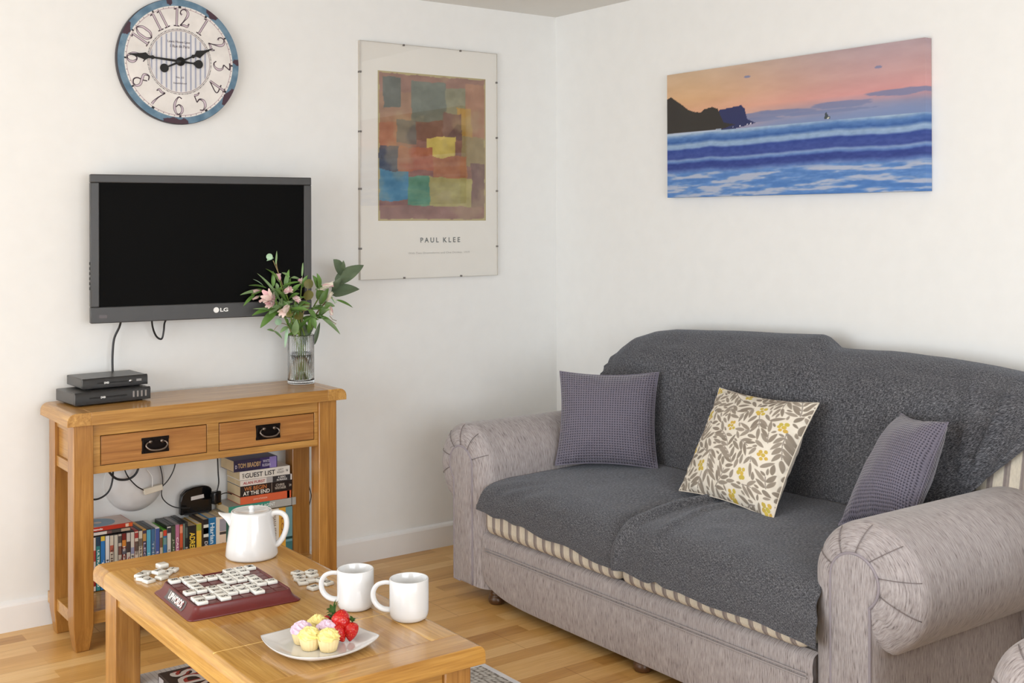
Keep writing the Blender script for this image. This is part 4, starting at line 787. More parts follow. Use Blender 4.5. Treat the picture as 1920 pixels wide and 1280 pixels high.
strawberry('largest strawberry with leafy top, resting on the other strawberries', 641.5, 1163, PZ + .044, .046, .041, cdir(.62, -.3, -.55), 9, 3, .62)
strawberry('small strawberry at the back of the plate behind the yellow cupcake', 614, 1167, PZ + .016, .034, .030, cdir(-.5, .4, -.55), 8, 4, .6)

# ------------------------------------------------------------------ letter board and tiles
BR = -.035; Bc = Vector((-2.2715, -1.5075, TZ))
bd = thing('game_board', 'dark red raised letter game board on the coffee table', 'game board', Bc, BR)
redp = plain('board_red', (98, 28, 28), .3); redd = plain('board_red_recess', (80, 22, 22), .4)
def sqring(hx, hy, r, z, n=6):
    P_ = []
    for cx_, cy_, a0 in ((hx - r, hy - r, 0), (-hx + r, hy - r, PI / 2), (-hx + r, -hy + r, PI), (hx - r, -hy + r, 3 * PI / 2)):
        for i in range(n + 1): a = a0 + PI / 2 * i / n; P_.append((cx_ + r * cos(a), cy_ + r * sin(a), z))
    return P_
hb = .1225
g = G(); g.rings([sqring(hb + a, hb + a * .75, .016, z) for a, z in ((.0235, .0), (.0245, .002), (.022, .0045), (.014, .009), (.008, .016), (.0045, .024), (.0035, .0275), (.002, .0292), (-.0005, .0295), (-.002, .0285), (-.003, .0262), (-.004, .0262))]); build('base', g, redp, bd, world=False)
CL = .0293; g = G()
for i in range(8):
    for j in range(8): x, y = (i - 3.5) * CL, (3.5 - j) * CL; g.box(x - CL / 2 + .0014, x + CL / 2 - .0014, y - CL / 2 + .0014, y + CL / 2 - .0014, .0258, .0274)
build('letter_grid', g, redp, bd, world=False)
g = G(); a_, b_ = Vector((-hb - .0035, 0, .0272)), Vector((-hb - .0165, 0, .0072)); upv = (a_ - b_).normalized(); cm_ = (a_ + b_) / 2; out_ = Vector((0, -1, 0)).cross(upv)
put_text(g, 'UPWORDS', cm_ + Vector((0, -.005, -.0005)) + out_ * .0016, (0, -1, 0), upv, w=.1, h=.0185, bold=.04); build('title_lettering', g, plain('title_white', (236, 230, 226), .4), bd, world=False)
g = G(); put_text(g, 'ORDS', cm_ + Vector((0, -.027, -.0028)) + out_ * .0012, (0, -1, 0), upv, w=.056, h=.0185, bold=.05); build('title_shadow', g, plain('title_red', (186, 40, 44), .4), bd, world=False)
g = G(); pts = []
for i in range(25):
    y = .068 - .136 * i / 24
    for q in range(6):
        s_ = q / 5; zz_ = .0268 - .0205 * s_; aa_ = np.interp(zz_, [.0045, .009, .016, .024, .0275], [.022, .014, .008, .0045, .0035]); pts.append((-hb - aa_ - .0006, y, zz_ + .0003))
g.add(pts, [(6 * i + q, 6 * i + q + 1, 6 * i + q + 7, 6 * i + q + 6) for i in range(24) for q in range(5)]); build('title_panel', g, plain('title_grey', (92, 84, 84), .4), bd, world=False)
tilem = plain('ivory_tile', (232, 231, 224), .28, var=.01)
tg = G(); tg.rings([sqring(h_, h_, .0014, z_, 2) for h_, z_ in ((.0125, 0), (.0134, .0008), (.0134, .0068), (.0122, .0086), (.0118, .0088))])
_tile0 = None; _lt = {}
ORD = ['first', 'second', 'third', 'fourth', 'fifth', 'sixth', 'seventh', 'eighth']
def tile(ch, loc, rz, label, group, tilt=None):
    global _tile0
    if not ch:
        t = build('letter_tile', tg, tilem); t.location = loc; t.rotation_euler = (0, 0, rz); return tag(t, label, 'letter tile', group)
    t = thing('letter_tile', label, 'letter tile', loc, rz, group)
    if tilt: t.rotation_euler = (tilt[0], tilt[1], rz)
    if _tile0 is None: _tile0 = build('tile_body', tg, tilem, t, world=False)
    else: c_ = _tile0.copy(); COL.objects.link(c_); c_.parent = t
    if ch:
        if ch not in _lt:
            g_ = G(); put_text(g_, ch, (.0, .0, .0088), (0, 1, 0), (-1, 0, 0), h=.0155, bold=.02, lift=.0002); _lt[ch] = build('letter', g_, blackink, t, world=False)
        else: c_ = _lt[ch].copy(); COL.objects.link(c_); c_.parent = t
BT = "B00 D10 E20 I11 U21 G31 U12 R13 P14 T04 I06 B07 A16 O24 T25 J26 S27 L34 E35 A36 N41 C42 A43 R50 D51 O60 E61 E52 O53 M70 V63 E64 P65 S75 A55 G56 N57 V45 K46".split()
def bw(i, j, z=0): x, y = (i - 3.5) * CL, (3.5 - j) * CL; return (Bc.x + x * cos(BR) - y * sin(BR), Bc.y + x * sin(BR) + y * cos(BR), TZ + .0276 + z)
for q in BT: i, j = int(q[1]), int(q[2]); tile(q[0], bw(i, j), BR + random.uniform(-.02, .02), f'white tile {q[0]} on red board, {ORD[j]} row from teapot side, {ORD[i]} column from lettered end', 'letter tiles laid out on the red board')
# loose tiles: heap by the books end and heap by the mugs
for ch, px, py, lev, rz, lab in ((None, 273, 1071, 0, .9, 'blank white tile at the rear of the heap beside the board'), ('C', 264, 1075, 0, .7, 'white tile C at the corner end of the heap beside the board'), ('Y', 268, 1081, 0, .5, 'white tile Y in the heap beside the board, near its front'), ('K', 279, 1085, 0, .25, 'white tile K at the front of the heap beside the board'), (None, 303, 1079, 0, .4, 'blank white tile half under the T tile in the heap'), ('T', 297, 1068.5, 1, .35, 'white tile T lying on a blank tile in the heap'), ('I', 324, 1065, 0, .85, 'white tile I at the teapot end of the heap beside the board'), ('V', 313, 1070.5, 0, .85, 'white tile V next to the I tile at the teapot end of the heap'), (None, 304, 1058, 0, .15, 'blank white tile under the raised blank tile'), (None, 304, 1055.5, 1, .15, 'blank white tile raised highest at the back of the heap')):
    p = atz(px, py, TZ + .009 * (lev + 1)); tile(ch, (p.x, p.y, TZ + .0002 + .009 * lev), rz, lab, 'loose letter tiles heaped beside the board')
for ch, px, py, lev, rz, lab in (('U', 557.5, 1071, 0, .25, 'white tile U at the far corner of the heap by the mugs'), ('W', 561, 1077.5, 0, .1, 'white tile W behind the H tile in the heap by the mugs'), ('H', 563, 1083, 0, .05, 'white tile H in front of the W tile by the mugs'), ('L', 568, 1088.5, 0, -.3, 'white tile L at the board side of the heap by the mugs'), ('O', 583, 1069, 0, .45, 'white tile O at the back of the heap by the mugs'), ('K', 585, 1075, 0, .15, 'white tile K in front of the O tile by the mugs'), (None, 582, 1084.5, 0, .1, 'blank white tile in the middle of the heap by the mugs'), ('E', 588, 1098, 0, .2, 'white tile E at the front of the heap by the mugs'), ('C', 601, 1083.5, 0, .3, 'white tile C just behind the first mug handle'), ('D', 613, 1089.5, 0, .25, 'white tile D seen through the first mug handle')):
    p = atz(px, py, TZ + .009 * (lev + 1)); tile(ch, (p.x, p.y, TZ + .0002 + .009 * lev), rz, lab, 'loose letter tiles heaped by the mugs')
# ------------------------------------------------------------------ sofa
sofam = chenille('grey_chenille', (96, 88, 88), (160, 152, 151), (187, 180, 180))
throwm = throwcloth('charcoal_throw', (44, 44, 47), (86, 86, 90), (142, 142, 146))
stripem = stripes('striped_cotton', [(0, (214, 205, 188)), (.46, (220, 210, 192)), (.52, (146, 135, 131)), (.62, (166, 156, 148)), (.72, (140, 129, 126)), (.84, (150, 139, 135)), (.9, (214, 205, 188))], 1 / .05, 1)
footm = plain('dark_turned_wood', (84, 56, 34), .3, var=.15)
seam2 = plain('piping_fabric', (150, 142, 148), .9)
seamm = plain('seam_thread', (122, 112, 112), .9)
def arm_curves():
    C, Pn = [], []
    def seg(n, fc, fp):
        for i in range(n): t = i / n; C.append(fc(t)); Pn.append(fp(t))
    el = lambda c, r1, r2, a: (c[0] + r1 * cos(a), c[1] + r2 * sin(a))
    seg(12, lambda t: (0, .05 + .435 * t), lambda t: (.078, .058 + .442 * t))
    a0, a1 = PI, rad(-58)
    seg(48, lambda t: el((.172, .485), .172, .168, a0 + (a1 - a0) * t), lambda t: el((.152, .50), .074, .072, a0 + (rad(-52) - a0) * t))
    seg(5, lambda t: (.263 - .05 * t, .342 - .012 * t - .012 * sin(PI * t)), lambda t: (.1975 + .0015 * t, .443 - .02 * t))
    seg(10, lambda t: (.213, .33 - .28 * t), lambda t: (.199, .423 - .365 * t))
    seg(6, lambda t: (.213 - .213 * t, .05), lambda t: (.199 - .121 * t, .058))
    return C, Pn
ARC, ARP = arm_curves()
def arm(parent, mp, xf, xb, world=True, flip=False):
    n = len(ARC); acc = [0.]
    for i in range(1, n + 1): a, b = ARC[i - 1], ARC[i % n]; acc.append(acc[-1] + math.hypot(a[0] - b[0], a[1] - b[1]))
    rows = []; DF = .058
    for i in range(8): rows.append((xb + (xf + DF - xb) * i / 7, 0.))
    for th in np.linspace(0, PI / 2, 13)[1:]: rows.append((xf + DF - DF * sin(th), th))
    g = G(); vs, uv = [], []
    for x, th in rows:
        for j in range(n + 1):
            jj = j % n; c, p = ARC[jj], ARP[jj]; f = 1 - cos(th); d, z = c[0] + (p[0] - c[0]) * f, c[1] + (p[1] - c[1]) * f
            xx = x
            if th > 0 and 12 <= jj < 60:      # pleats stitched into the rounded front
                ph = ((jj - 13.5) / 7.) % 1; dep = math.exp(-((ph - .5) / .09) ** 2) * sin(min(th * 1.25, PI)) ** .7; puff = sin(PI * ((ph + .5) % 1)) * .0018 * sin(th)
                cx_, cz_ = .16, .49; l = math.hypot(d - cx_, z - cz_) or 1; s = -.0025 * dep + puff; d += (d - cx_) / l * s; z += (z - cz_) / l * s; xx += .003 * dep - puff * .6
            vs.append(mp(xx, d, z)); uv.append(((acc[j] if j < n else acc[n]) * (1 - .3 * (1 - cos(th))), x - DF * .8 * (th / (PI / 2))))
    w = n + 1; R = len(rows); fs = [(i * w + j, i * w + j + 1, (i + 1) * w + j + 1, (i + 1) * w + j) for i in range(R - 1) for j in range(n)]
    fs.append(tuple(range(n))); 
    if not flip: fs = [q[::-1] for q in fs]
    g.add(vs, fs, 0, True, uv); build('arm', g, sofam, parent, world)
    g = G(); rr_, uvp = [], []; n_ = len(ARP)
    def inset(k_):
        out = []
        for i in range(n_):
            q0, q1 = ARP[i - 3], ARP[(i + 3) % n_]; tx, tz = q1[0] - q0[0], q1[1] - q0[1]; l = math.hypot(tx, tz) or 1; out.append((ARP[i][0] + tz / l * k_, ARP[i][1] - tx / l * k_))
        return out
    for k_, dx in ((0., .004), (0., -.001), (.003, -.0045), (.008, -.006)):
        P_ = inset(k_); rr_.append([mp(xf + .001 + dx, q[0], q[1]) for q in P_]); uvp += [(q[1], q[0]) for q in P_]
    g.rings(rr_, 0, True, True, True, uvp)
    if flip: g.f = [q[::-1] for q in g.f]
    build('arm_panel', g, sofam, parent, world)
    for jj in (17, 24, 31, 38, 45, 52):
        c, p = ARC[jj], ARP[jj]; pts = []
        for th in np.linspace(PI / 2, .38, 9): f = 1 - cos(th); l = math.hypot(c[0] - .16, c[1] - .49); o_ = .0012 / l; pts.append(mp(xf + DF - DF * sin(th) - .001, c[0] + (p[0] - c[0]) * f + (c[0] - .16) * (o_ - .0018 * sin(min(th * 1.25, PI)) ** .7 / l), c[1] + (p[1] - c[1]) * f + (c[1] - .49) * (o_ - .0018 * sin(min(th * 1.25, PI)) ** .7 / l)))
        build('pleat_seam', G().tube(pts, .0011, 5), seamm, parent, world)
    g = G(); pts = [mp(xf - .001, p[0] + (p[0] - .14) * .02, p[1]) for p in ARP[:78]]; g.tube(pts, .0042, 6); build('piping', g, seam2, parent, world)
def bun_foot(parent, x, y, world=True, z0=0.):
    g = G(); g.lathe([(.018, .0), (.027, .002), (.032, .01), (.033, .02), (.029, .031), (.0245, .0345), (.0265, .038), (.026, .044), (.02, .05), (.017, .062), (.022, .085), (.028, .1)], (x, y, z0), 24, cap=True); build('foot', g, footm, parent, world)
YA, YB = -.777, -2.30; XFR = -.96
sofa = thing('sofa', 'grey two-seat sofa with rolled pleated arms under charcoal throws', 'sofa', (-.5, -1.54, 0))
arm(sofa, lambda x, d, z: (x, YA + d, z), XFR, -.1, True, True)
arm(sofa, lambda x, d, z: (x, YB - d, z), XFR, -.1, True, False)
def basefn(a, b):
    y = YA + .014 + (YB - YA - .028) * a; e_ = abs(2 * a - 1); zb_ = .036 + .05 * e_ ** 9; z = zb_ + (.270 - zb_) * b
    x = -.948 - .010 * sin(PI * min(1, b * 1.02)) ** .6 + (.02 * max(0, (b - .93) / .07) ** 2) - .0035 * math.exp(-((z - .24) / .03) ** 2) + .003 * math.exp(-((z - .207) / .006) ** 2); return (x, y, z)
g = G().grid(basefn, 60, 40, 0, lambda a, b: (b * .25, a * 1.52)); 
g.box(-.93, -.12, YB + .001, YA - .001, .09, .266); build('base', g, sofam, sofa)
g = G()
for dz in (-.005, .005): g.tube([(-.9605, YA - .004 + (YB - YA + .008) * i / 40, .207 + dz) for i in range(41)], .0026, 6)
build('double_seam', g, sofam, sofa)
for x, y in ((-.905, -.782), (-.915, -1.6), (-.905, -2.29), (-.16, -.66), (-.16, -2.42)): bun_foot(sofa, x, y)
for a, b in ((YA - .006, -1.536), (-1.544, YB + .006)): build('seat_cushion', G().box(-.972, -.27, b, a, .272, .436), stripem, sofa, bevel=.035, seg=4)
ZT_Y = [-2.72, -2.66, -2.58, -2.473, -2.354, -2.171, -1.971, -1.787, -1.745, -1.718, -1.69, -1.515, -1.252, -.962, -.85, -.745, -.665, -.60, -.555, -.53]
ZT_Z = [.80, .88, .945, .971, .983, .995, .998, .990, .992, 1.012, 1.030, 1.023, 1.012, .996, .98, .95, .905, .845, .79, .74]
def ztop(y): return float(np.interp(y, ZT_Y, ZT_Z))
def backprof(zt, off=0.):
    return spline([(-.315 - off, 0, .462), (-.30 - off, 0, .56), (-.268 - off, 0, .72), (-.236 - off, 0, zt - .1), (-.215 - off, 0, zt - .045), (-.18 - off * .5, 0, zt - .008 + off * .5), (-.13, 0, zt + off * .6), (-.085, 0, zt - .022 + off * .5), (-.06 + off * .3, 0, zt - .09), (-.052 + off * .3, 0, zt - .26)], 5)
g = G(); ys = list(np.linspace(-2.6, -.57, 60)); R = []
for y in ys:
    P_ = backprof(ztop(y) - .026, -.022); R.append([(p.x, y, p.z) for p in P_] + [(-.05, y, .1), (-.28, y, .1)])
uvb = [(p[2], p[1] + p[0]) for r in R for p in r]
g.rings(R, 0, True, True, True, uvb); build('back_frame', g, sofam, sofa)
for a, b in ((-.64, -1.538), (-1.542, -2.585)):
    g = G(); R = []
    for i in range(25):
        q = i / 24; y = a + (b - a) * q; e_ = 1 - abs(2 * q - 1) ** 8 * .35; P_ = backprof(min(ztop(y), ztop(min(a, y + .0)), 1.0) - .014, -.0105)[:38]
        R.append([(-.2 + (p.x + .2) * e_, y, p.z if k_ > 6 else max(p.z, .46)) for k_, p in enumerate(P_)] + [(-.14, y, .47)])
    g.rings(R); build('back_cushion', g, stripem, sofa)
# ------------------------------------------------------------------ throws
def nz(x, y, z=0.): return noise.noise(Vector((x, y, z)))
def throwback(a, b):
    # b: 0 at the seat .. 1 behind the back ; a: 0 at the left end .. 1 at the right end
    i = b * 45; 
    z_ = np.interp(b, [0, .1, .2, .32, .42, .55, .7, 1], [.462, .56, .66, .78, .88, .96, 1., .75])
    yl = float(np.interp(z_, [.5, .62, .76, .8], [-.785, -.785, -.56, -.545])); yr = float(np.interp(z_, [.55, .60, .64, .70, .78, .88], [-2.305, -2.34, -2.40, -2.49, -2.60, -2.68]))
    if b > .55: yl, yr = -.548, -2.675
    y = yl + (yr - yl) * a; P_ = backprof(ztop(y)); k_ = min(int(i), 44); f = i - k_; p = P_[k_] * (1 - f) + P_[min(k_ + 1, 45)] * f
    x, z = p.x, p.z; front = 1 - ss(.45, .7, np.array(b)); q = (y + 1.54) / 1.0
    x -= float(front) * (.012 * sin(PI * min(1, max(0, (y + .62) / -.92))) + .012 * sin(PI * min(1, max(0, (y + 1.54) / -.92)))) * sin(PI * min(1, b * 2))
    x -= .004 * nz(y * 4, z * 4, 3.) + .0025 * nz(y * 11, z * 8, 7.); z += .003 * nz(y * 5, b * 6, 11.)
    for (py_, pz_, s, rng_, amp, kf) in ((-2.33, .57, -1, .75, .026, 15), (-.66, .66, 1, .40, .020, 17)):
        dy, dz = (y - py_) * s, z - pz_; r_ = math.hypot(dy, dz); 
        if r_ < rng_ and b < .62: an = math.atan2(dz, dy); w = max(0, 1 - r_ / rng_) ** .6 * float(ss(rad(115), rad(75), np.array(an))); x -= amp * w * (1.5 * (1 - abs(sin(an * kf * .5 + .6 * sin(an * 5)))) ** 3 + .10 * (1 + sin(an * 31)))
    return (x - .002, y, z)
g = G().grid(throwback, 150, 90, 0, lambda a, b: (a * 2.1, b * 1.0)); tag(build('throw', g, throwm, solid=.005), 'charcoal throw draped over the whole sofa back', 'throw', 'charcoal throws on the sofa')
fold_line = [atz(1330, 938, .475), atz(1262, 951, .472), atz(1205, 974, .468), atz(1172, 1002, .464), atz(1160, 1030, .45)]
fx_ = [-1.0] + [p.x for p in fold_line[::-1]] + [-.25]; fy_ = [-1.548] + [p.y for p in fold_line[::-1]] + [fold_line[0].y]
o_ = np.argsort(fx_); FXs = np.array(fx_)[o_]; FYs = np.array(fy_)[o_]
def seatprof(hem, lift=0.):
    return spline([(-.318, 0, .475 + lift), (-.42, 0, .468 + lift), (-.6, 0, .466 + lift), (-.78, 0, .464 + lift), (-.89, 0, .458 + lift), (-.955, 0, .440 + lift * .8), (-.983 - lift * .5, 0, .405), (-.988 - lift * .8, 0, .365), (-.985 - lift, 0, hem)], 6)
def seatthrow(right):
    def fn(a, b):
        P_ = seatprof(.335, .012 if right else 0.); i = b * (len(P_) - 1); k_ = min(int(i), len(P_) - 2); p = P_[k_] * (1 - (i - k_)) + P_[k_ + 1] * (i - k_)
        if right: y0 = float(np.interp(p.x, FXs, FYs)); y1 = -2.30 - (.047 + .022 * float(ss(.7, .85, np.array(b)))) * float(ss(.48, .66, np.array(b)))
        else: y0, y1 = -.788 + (.022 * ss(.72, .95, np.array(b)) if True else 0), -1.66
        y = float(y0) + (y1 - float(y0)) * a
        hem = float(np.interp(y, [-2.3, -2.2, -2.0, -1.8, -1.6, -1.545, -1.35, -1.1, -.83, -.77], [.316, .320, .322, .322, .328, .320, .334, .346, .370, .376])) + .004 * sin(y * 23)
        P_ = seatprof(hem, .012 if right else 0.); p = P_[k_] * (1 - (i - k_)) + P_[k_ + 1] * (i - k_); x, z = p.x, p.z
        cr = .014 * sin(PI * min(1, max(0, (y + .79) / -.75))) + .014 * sin(PI * min(1, max(0, (y + 1.54) / -.75))); z += cr * float(ss(.98, .75, np.array(b)))
        z += .004 * nz(y * 6, x * 6, 1. + right) + .002 * nz(y * 16, x * 12, 4.); x += .004 * nz(y * 9, z * 9, 2.) * (b > .6)
        if right:
            dl = (float(y0) - y); z += .024 * math.exp(-((dl - .026) / .02) ** 2) * float(ss(.9, .7, np.array(b))) * float(ss(-.3, -.55, np.array(x))) - .008 * math.exp(-(dl / .008) ** 2) * float(ss(.9, .7, np.array(b)))
            x -= .010 * math.exp(-((dl - .02) / .018) ** 2) * float(ss(.65, .8, np.array(b)))
            z += .012 * math.exp(-((dl - .10 - .1 * b) / .022) ** 2) * float(ss(-.4, -.6, np.array(x)))
            dr = y - y1; x -= .012 * math.exp(-(dr / .05) ** 2) * float(ss(.75, .9, np.array(b))); z -= (.006 * math.exp(-(dr / .06) ** 2)) * float(ss(.9, 1., np.array(b)))
        else:
            d2 = y + .80; z += .005 * sin((y * 1.2 + x) * 38) * math.exp(-((y + .95) / .12) ** 2) * float(ss(-.7, -.95, np.array(x)))
            wv = -(y + 1.54 - (x + .9) * .25); z -= .009 * math.exp(-(wv / .05) ** 2) * float(ss(.95, .7, np.array(b))) * float(ss(-.45, -.8, np.array(x)))
        return (x, y, z)
    return fn
g = G().grid(seatthrow(False), 90, 70, 0, lambda a, b: (a * .87, b * .85)); tag(build('throw', g, throwm, solid=.004), 'charcoal throw on the far seat cushion, below the corner waffle cushion', 'throw', 'charcoal throws on the sofa')
g = G().grid(seatthrow(True), 90, 70, 0, lambda a, b: (a * .8, b * .85)); tag(build('throw', g, throwm, solid=.004), 'charcoal throw on the near seat cushion, its folded edge overlapping its neighbour', 'throw', 'charcoal throws on the sofa')
# ------------------------------------------------------------------ cushions
def cushion(name, label, BL, BR_, TR, TL, T, m_, n=40, col=None, group=None, pinch=.085, back=None):
    BL, BR_, TR, TL = map(Vector, (BL, BR_, TR, TL)); nrm = (BR_ - BL).cross(TL - BL).normalized(); t = thing(name, label, 'cushion', (BL + BR_) / 2, 0, group)
    def sheet(sg):
        def fn(u, v):
            u2 = .5 + (u - .5) * (1 - pinch * (1 - (2 * v - 1) ** 2)); v2 = .5 + (v - .5) * (1 - pinch * (1 - (2 * u - 1) ** 2))
            p = BL * (1 - u2) * (1 - v2) + BR_ * u2 * (1 - v2) + TR * u2 * v2 + TL * (1 - u2) * v2
            th = T * (max(0, (1 - abs(2 * u - 1) ** 2.6)) * max(0, (1 - abs(2 * v - 1) ** 2.6))) ** .62
            e_ = 1 - max(abs(2 * u - 1), abs(2 * v - 1)); wr = .006 * nz(u * 5 + 3, v * 5, sg * 3) + .012 * math.exp(-(e_ / .12) ** 2) * nz(u * 13, v * 13, 5 + sg) * min(1, e_ * 14)
            return tuple(p + nrm * sg * (th + (wr if th > .002 else 0)))
        return fn
    g = G().grid(sheet(1), n, n); g.grid(sheet(-1), min(n, 40), min(n, 40), 1 if back else 0, None, True); c_ = None
    if col is not None: c_ = np.vstack([col.reshape(-1, 3), np.tile(lin((226, 216, 200)), ((min(n, 40) + 1) ** 2, 1))])
    build('cover', g, [m_] + ([back] if back else []), t, col=c_)
    g = G(); f = sheet(0.); E = [(i / 30, 0) for i in range(30)] + [(1, i / 30) for i in range(30)] + [(1 - i / 30, 1) for i in range(30)] + [(0, 1 - i / 30) for i in range(31)]
    g.tube([f(*q) for q in E], .0022, 6); build('edge_seam', g, back or m_, t)
    return t
purple = waffle('purple_waffle', (62, 59, 70), (120, 115, 128))
cushion('cushion', 'purple-grey waffle cushion in the corner by the far sofa arm', (-.640, -.800, .487), (-.372, -1.092, .487), (-.292, -1.013, .842), (-.558, -.727, .838), .085, purple, 44, None, 'purple-grey waffle cushions')
cushion('cushion', 'purple-grey waffle cushion leaning by the near sofa arm, seen edge-on', (-.535, -2.065, .50), (-.50, -2.298, .545), (-.425, -2.372, .845), (-.285, -2.112, .823), .10, purple, 44, None, 'purple-grey waffle cushions')
NP = 330; u, v = gridimg(NP, NP); img = np.ones(u.shape + (3,)) * np.array((230, 222, 208.)); img += ((fbm(u * 40, v * 40, 2, 3) - .5) * 10)[..., None]
occ = np.zeros(u.shape, bool); rr0 = random.Random(5); berries = []
def ell(cx_, cy_, an, L, W, grow=0.):
    r = L + .02; i0, i1 = max(0, int((cx_ - r) * NP)), min(NP + 1, int((cx_ + r) * NP) + 2); j0, j1 = max(0, int((cy_ - r) * NP)), min(NP + 1, int((cy_ + r) * NP) + 2)
    sl = (slice(j0, j1), slice(i0, i1)); dx, dy = u[sl] - cx_, v[sl] - cy_; a_ = dx * cos(an) + dy * sin(an); b_ = -dx * sin(an) + dy * cos(an); q = np.clip(a_ / L, 0, 1)
    return sl, np.clip((W / 2 * np.sin(PI * q ** .8) ** .7 + grow - np.hypot(b_, np.maximum(0, np.maximum(-a_, a_ - L)))) * NP * .8 + .5, 0, 1)
for (bx, by) in ((.12, .68), (.46, .60), (.66, .80), (.9, .7), (.84, .42), (.26, .2), (.70, .22), (.42, .96), (.06, .36), (.62, .04), (.95, .05), (.04, .97)):
    for k_ in range(6): a_ = 2 * PI * k_ / 6 + rr0.random() * .5; q = .0 if k_ == 0 else .034; berries.append((bx + q * cos(a_), by + q * sin(a_), .0145 + .003 * rr0.random()))
    occ |= (u - bx) ** 2 + (v - by) ** 2 < .058 ** 2
leafc = np.array((150, 139, 126.)); stemc = (156, 146, 136)
for tr in range(15000):
    x_, y_, an = rr0.uniform(-.05, 1.05), rr0.uniform(-.05, 1.05), rr0.uniform(0, 2 * PI); cv_ = rr0.uniform(-.22, .22); L_ = []; n_ = rr0.randint(3, 6) if tr < 2600 else (2 if tr < 4000 else 1); S_ = []
    for k_ in range(n_):
        for sd in ((1, -1) if k_ < n_ - 1 else (0,)):
            a2 = an + sd * rr0.uniform(.6, .85); L_.append((x_ + .008 * cos(a2), y_ + .008 * sin(a2), a2, rr0.uniform(.085, .12) * (.48 if tr > 10000 else .75 if tr > 5600 else 1), rr0.uniform(.028, .036) * (.62 if tr > 10000 else 1)))
        S_.append((x_, y_)); x_ += .044 * cos(an); y_ += .044 * sin(an); an += cv_
    ok = []
    for q in L_:
        sl, mk = ell(*q, .002)
        if mk.sum() > 3 and (mk * occ[sl]).sum() < .03 * mk.sum(): ok.append(q)
    if len(ok) >= max(1, .7 * len(L_)):
        for q in ok: sl, mk = ell(*q); img[sl] = lay(img[sl], mk * 1., leafc + rr0.uniform(-10, 10))
        for q in ok: sl, mk = ell(*q, .002); occ[sl] |= mk > .5
        for i_ in range(len(S_) - 1):
            (x0, y0), (x1, y1) = S_[i_], S_[i_ + 1]; d_ = np.hypot(x1 - x0, y1 - y0); tt_ = np.clip(((u - x0) * (x1 - x0) + (v - y0) * (y1 - y0)) / d_ ** 2, 0, 1); dist = np.hypot(u - x0 - tt_ * (x1 - x0), v - y0 - tt_ * (y1 - y0)); img = lay(img, dist < .004, stemc); occ |= dist < .006
for bx, by, br_ in berries: img = lay(img, (u - bx) ** 2 + (v - by) ** 2 < br_ ** 2, (204 + rr0.uniform(-8, 8), 176 + rr0.uniform(-8, 8), 84))
cushion('cushion', 'cream cushion printed with taupe leaves and yellow berries in the middle of the sofa', (-.572, -1.412, .492), (-.612, -1.872, .486), (-.325, -1.822, .824), (-.318, -1.362, .822), .08, vcol('leaf_print', .85, .15), NP, lin(np.clip(img, 0, 255)), None, .08, plain('cushion_cream', (224, 214, 198), .85))
# ------------------------------------------------------------------ armchair at the right edge
ach = thing('armchair', 'grey armchair beside the sofa, only its rolled pleated arm showing', 'armchair', (-.95, -3.66, 0))
YC, YD = -3.40, -3.95; XC = -1.37
arm(ach, lambda x, d, z: (x, YC + d, z), XC, -.5, True, True); arm(ach, lambda x, d, z: (x, YD - d, z), XC, -.5, True, False)
g = G(); g.box(XC + .02, -.5, YD, YC, .06, .29); build('base', g, sofam, ach, bevel=.012)
build('seat_cushion', G().box(XC + .0, -.66, YD + .004, YC - .004, .292, .45), sofam, ach, bevel=.035, seg=4)
build('back_frame', G().box(-.68, -.46, YD - .2, YC + .2, .1, .95), sofam, ach, bevel=.06, seg=4)
for x, y in ((XC + .07, YC - .01), (XC + .07, YD + .01), (-.55, YC), (-.55, YD)): bun_foot(ach, x, y)

# ------------------------------------------------------------------ vase and flowers
vb = atz(564.5, 718, .80); VX, VYc = vb.x, vb.y; VR = .0515; VH = aty(565, 627, VYc).z - .80
vase = thing('vase', 'clear ribbed glass vase half full of water on the console top', 'vase', (VX, VYc, .80))
kg2 = N('clear_glass'); kg2.set(Roughness=.0, IOR=1.45, Transmission_Weight=1.); kg2.base((.97, .98, .985, 1)); MATS['clear_glass'] = kg2.m
kw = N('water'); kw.set(Roughness=.0, IOR=1.33, Transmission_Weight=1.); kw.base((.93, .955, .92, 1)); MATS['water'] = kw.m
nA = 252; g = G(); R = []
rib = lambda r, a, q=1: r * (1 + .034 * q * (abs(sin(21 * a)) - .7))
for z, r, q in ((0, .93, 0), (0, .985, .3), (.004, 1, 1), (VH * .5, 1, 1), (VH - .003, 1, 1), (VH, .985, .5)): R.append([(rib(VR * r, a, q) * cos(a), rib(VR * r, a, q) * sin(a), z) for a in np.linspace(0, 2 * PI, nA + 1)[:-1]])
for z, r in ((VH, .95), (VH - .003, .94), (.02, .94), (.013, .90), (.012, .4)): R.append([(VR * r * cos(a), VR * r * sin(a), z) for a in np.linspace(0, 2 * PI, nA + 1)[:-1]])
g.rings(R); build('glass', g, kg2.m, vase, world=False)
g = G(); WZ = VH * .6; g.lathe([(.02, .0125), (VR * .89, .0135), (VR * .936, .0205), (VR * .936, WZ), (VR * .9, WZ - .0008), (.02, WZ - .0008)], (0, 0, 0), 64, cap=True); build('water', g, kw.m, vase, world=False)
stemg = plain('stem_green', (122, 148, 62), .45, var=.15); leafA = plain('leaf_green', (92, 128, 58), .42, var=.3); leafB = plain('leaf_pale_green', (128, 156, 106), .5, var=.2); leafD = plain('leaf_dark_grey_green', (90, 106, 80), .45, var=.3); leafO = plain('leaf_olive', (100, 98, 42), .45, var=.3); leafE = plain('leaf_eucalyptus', (160, 192, 160), .55, var=.12)
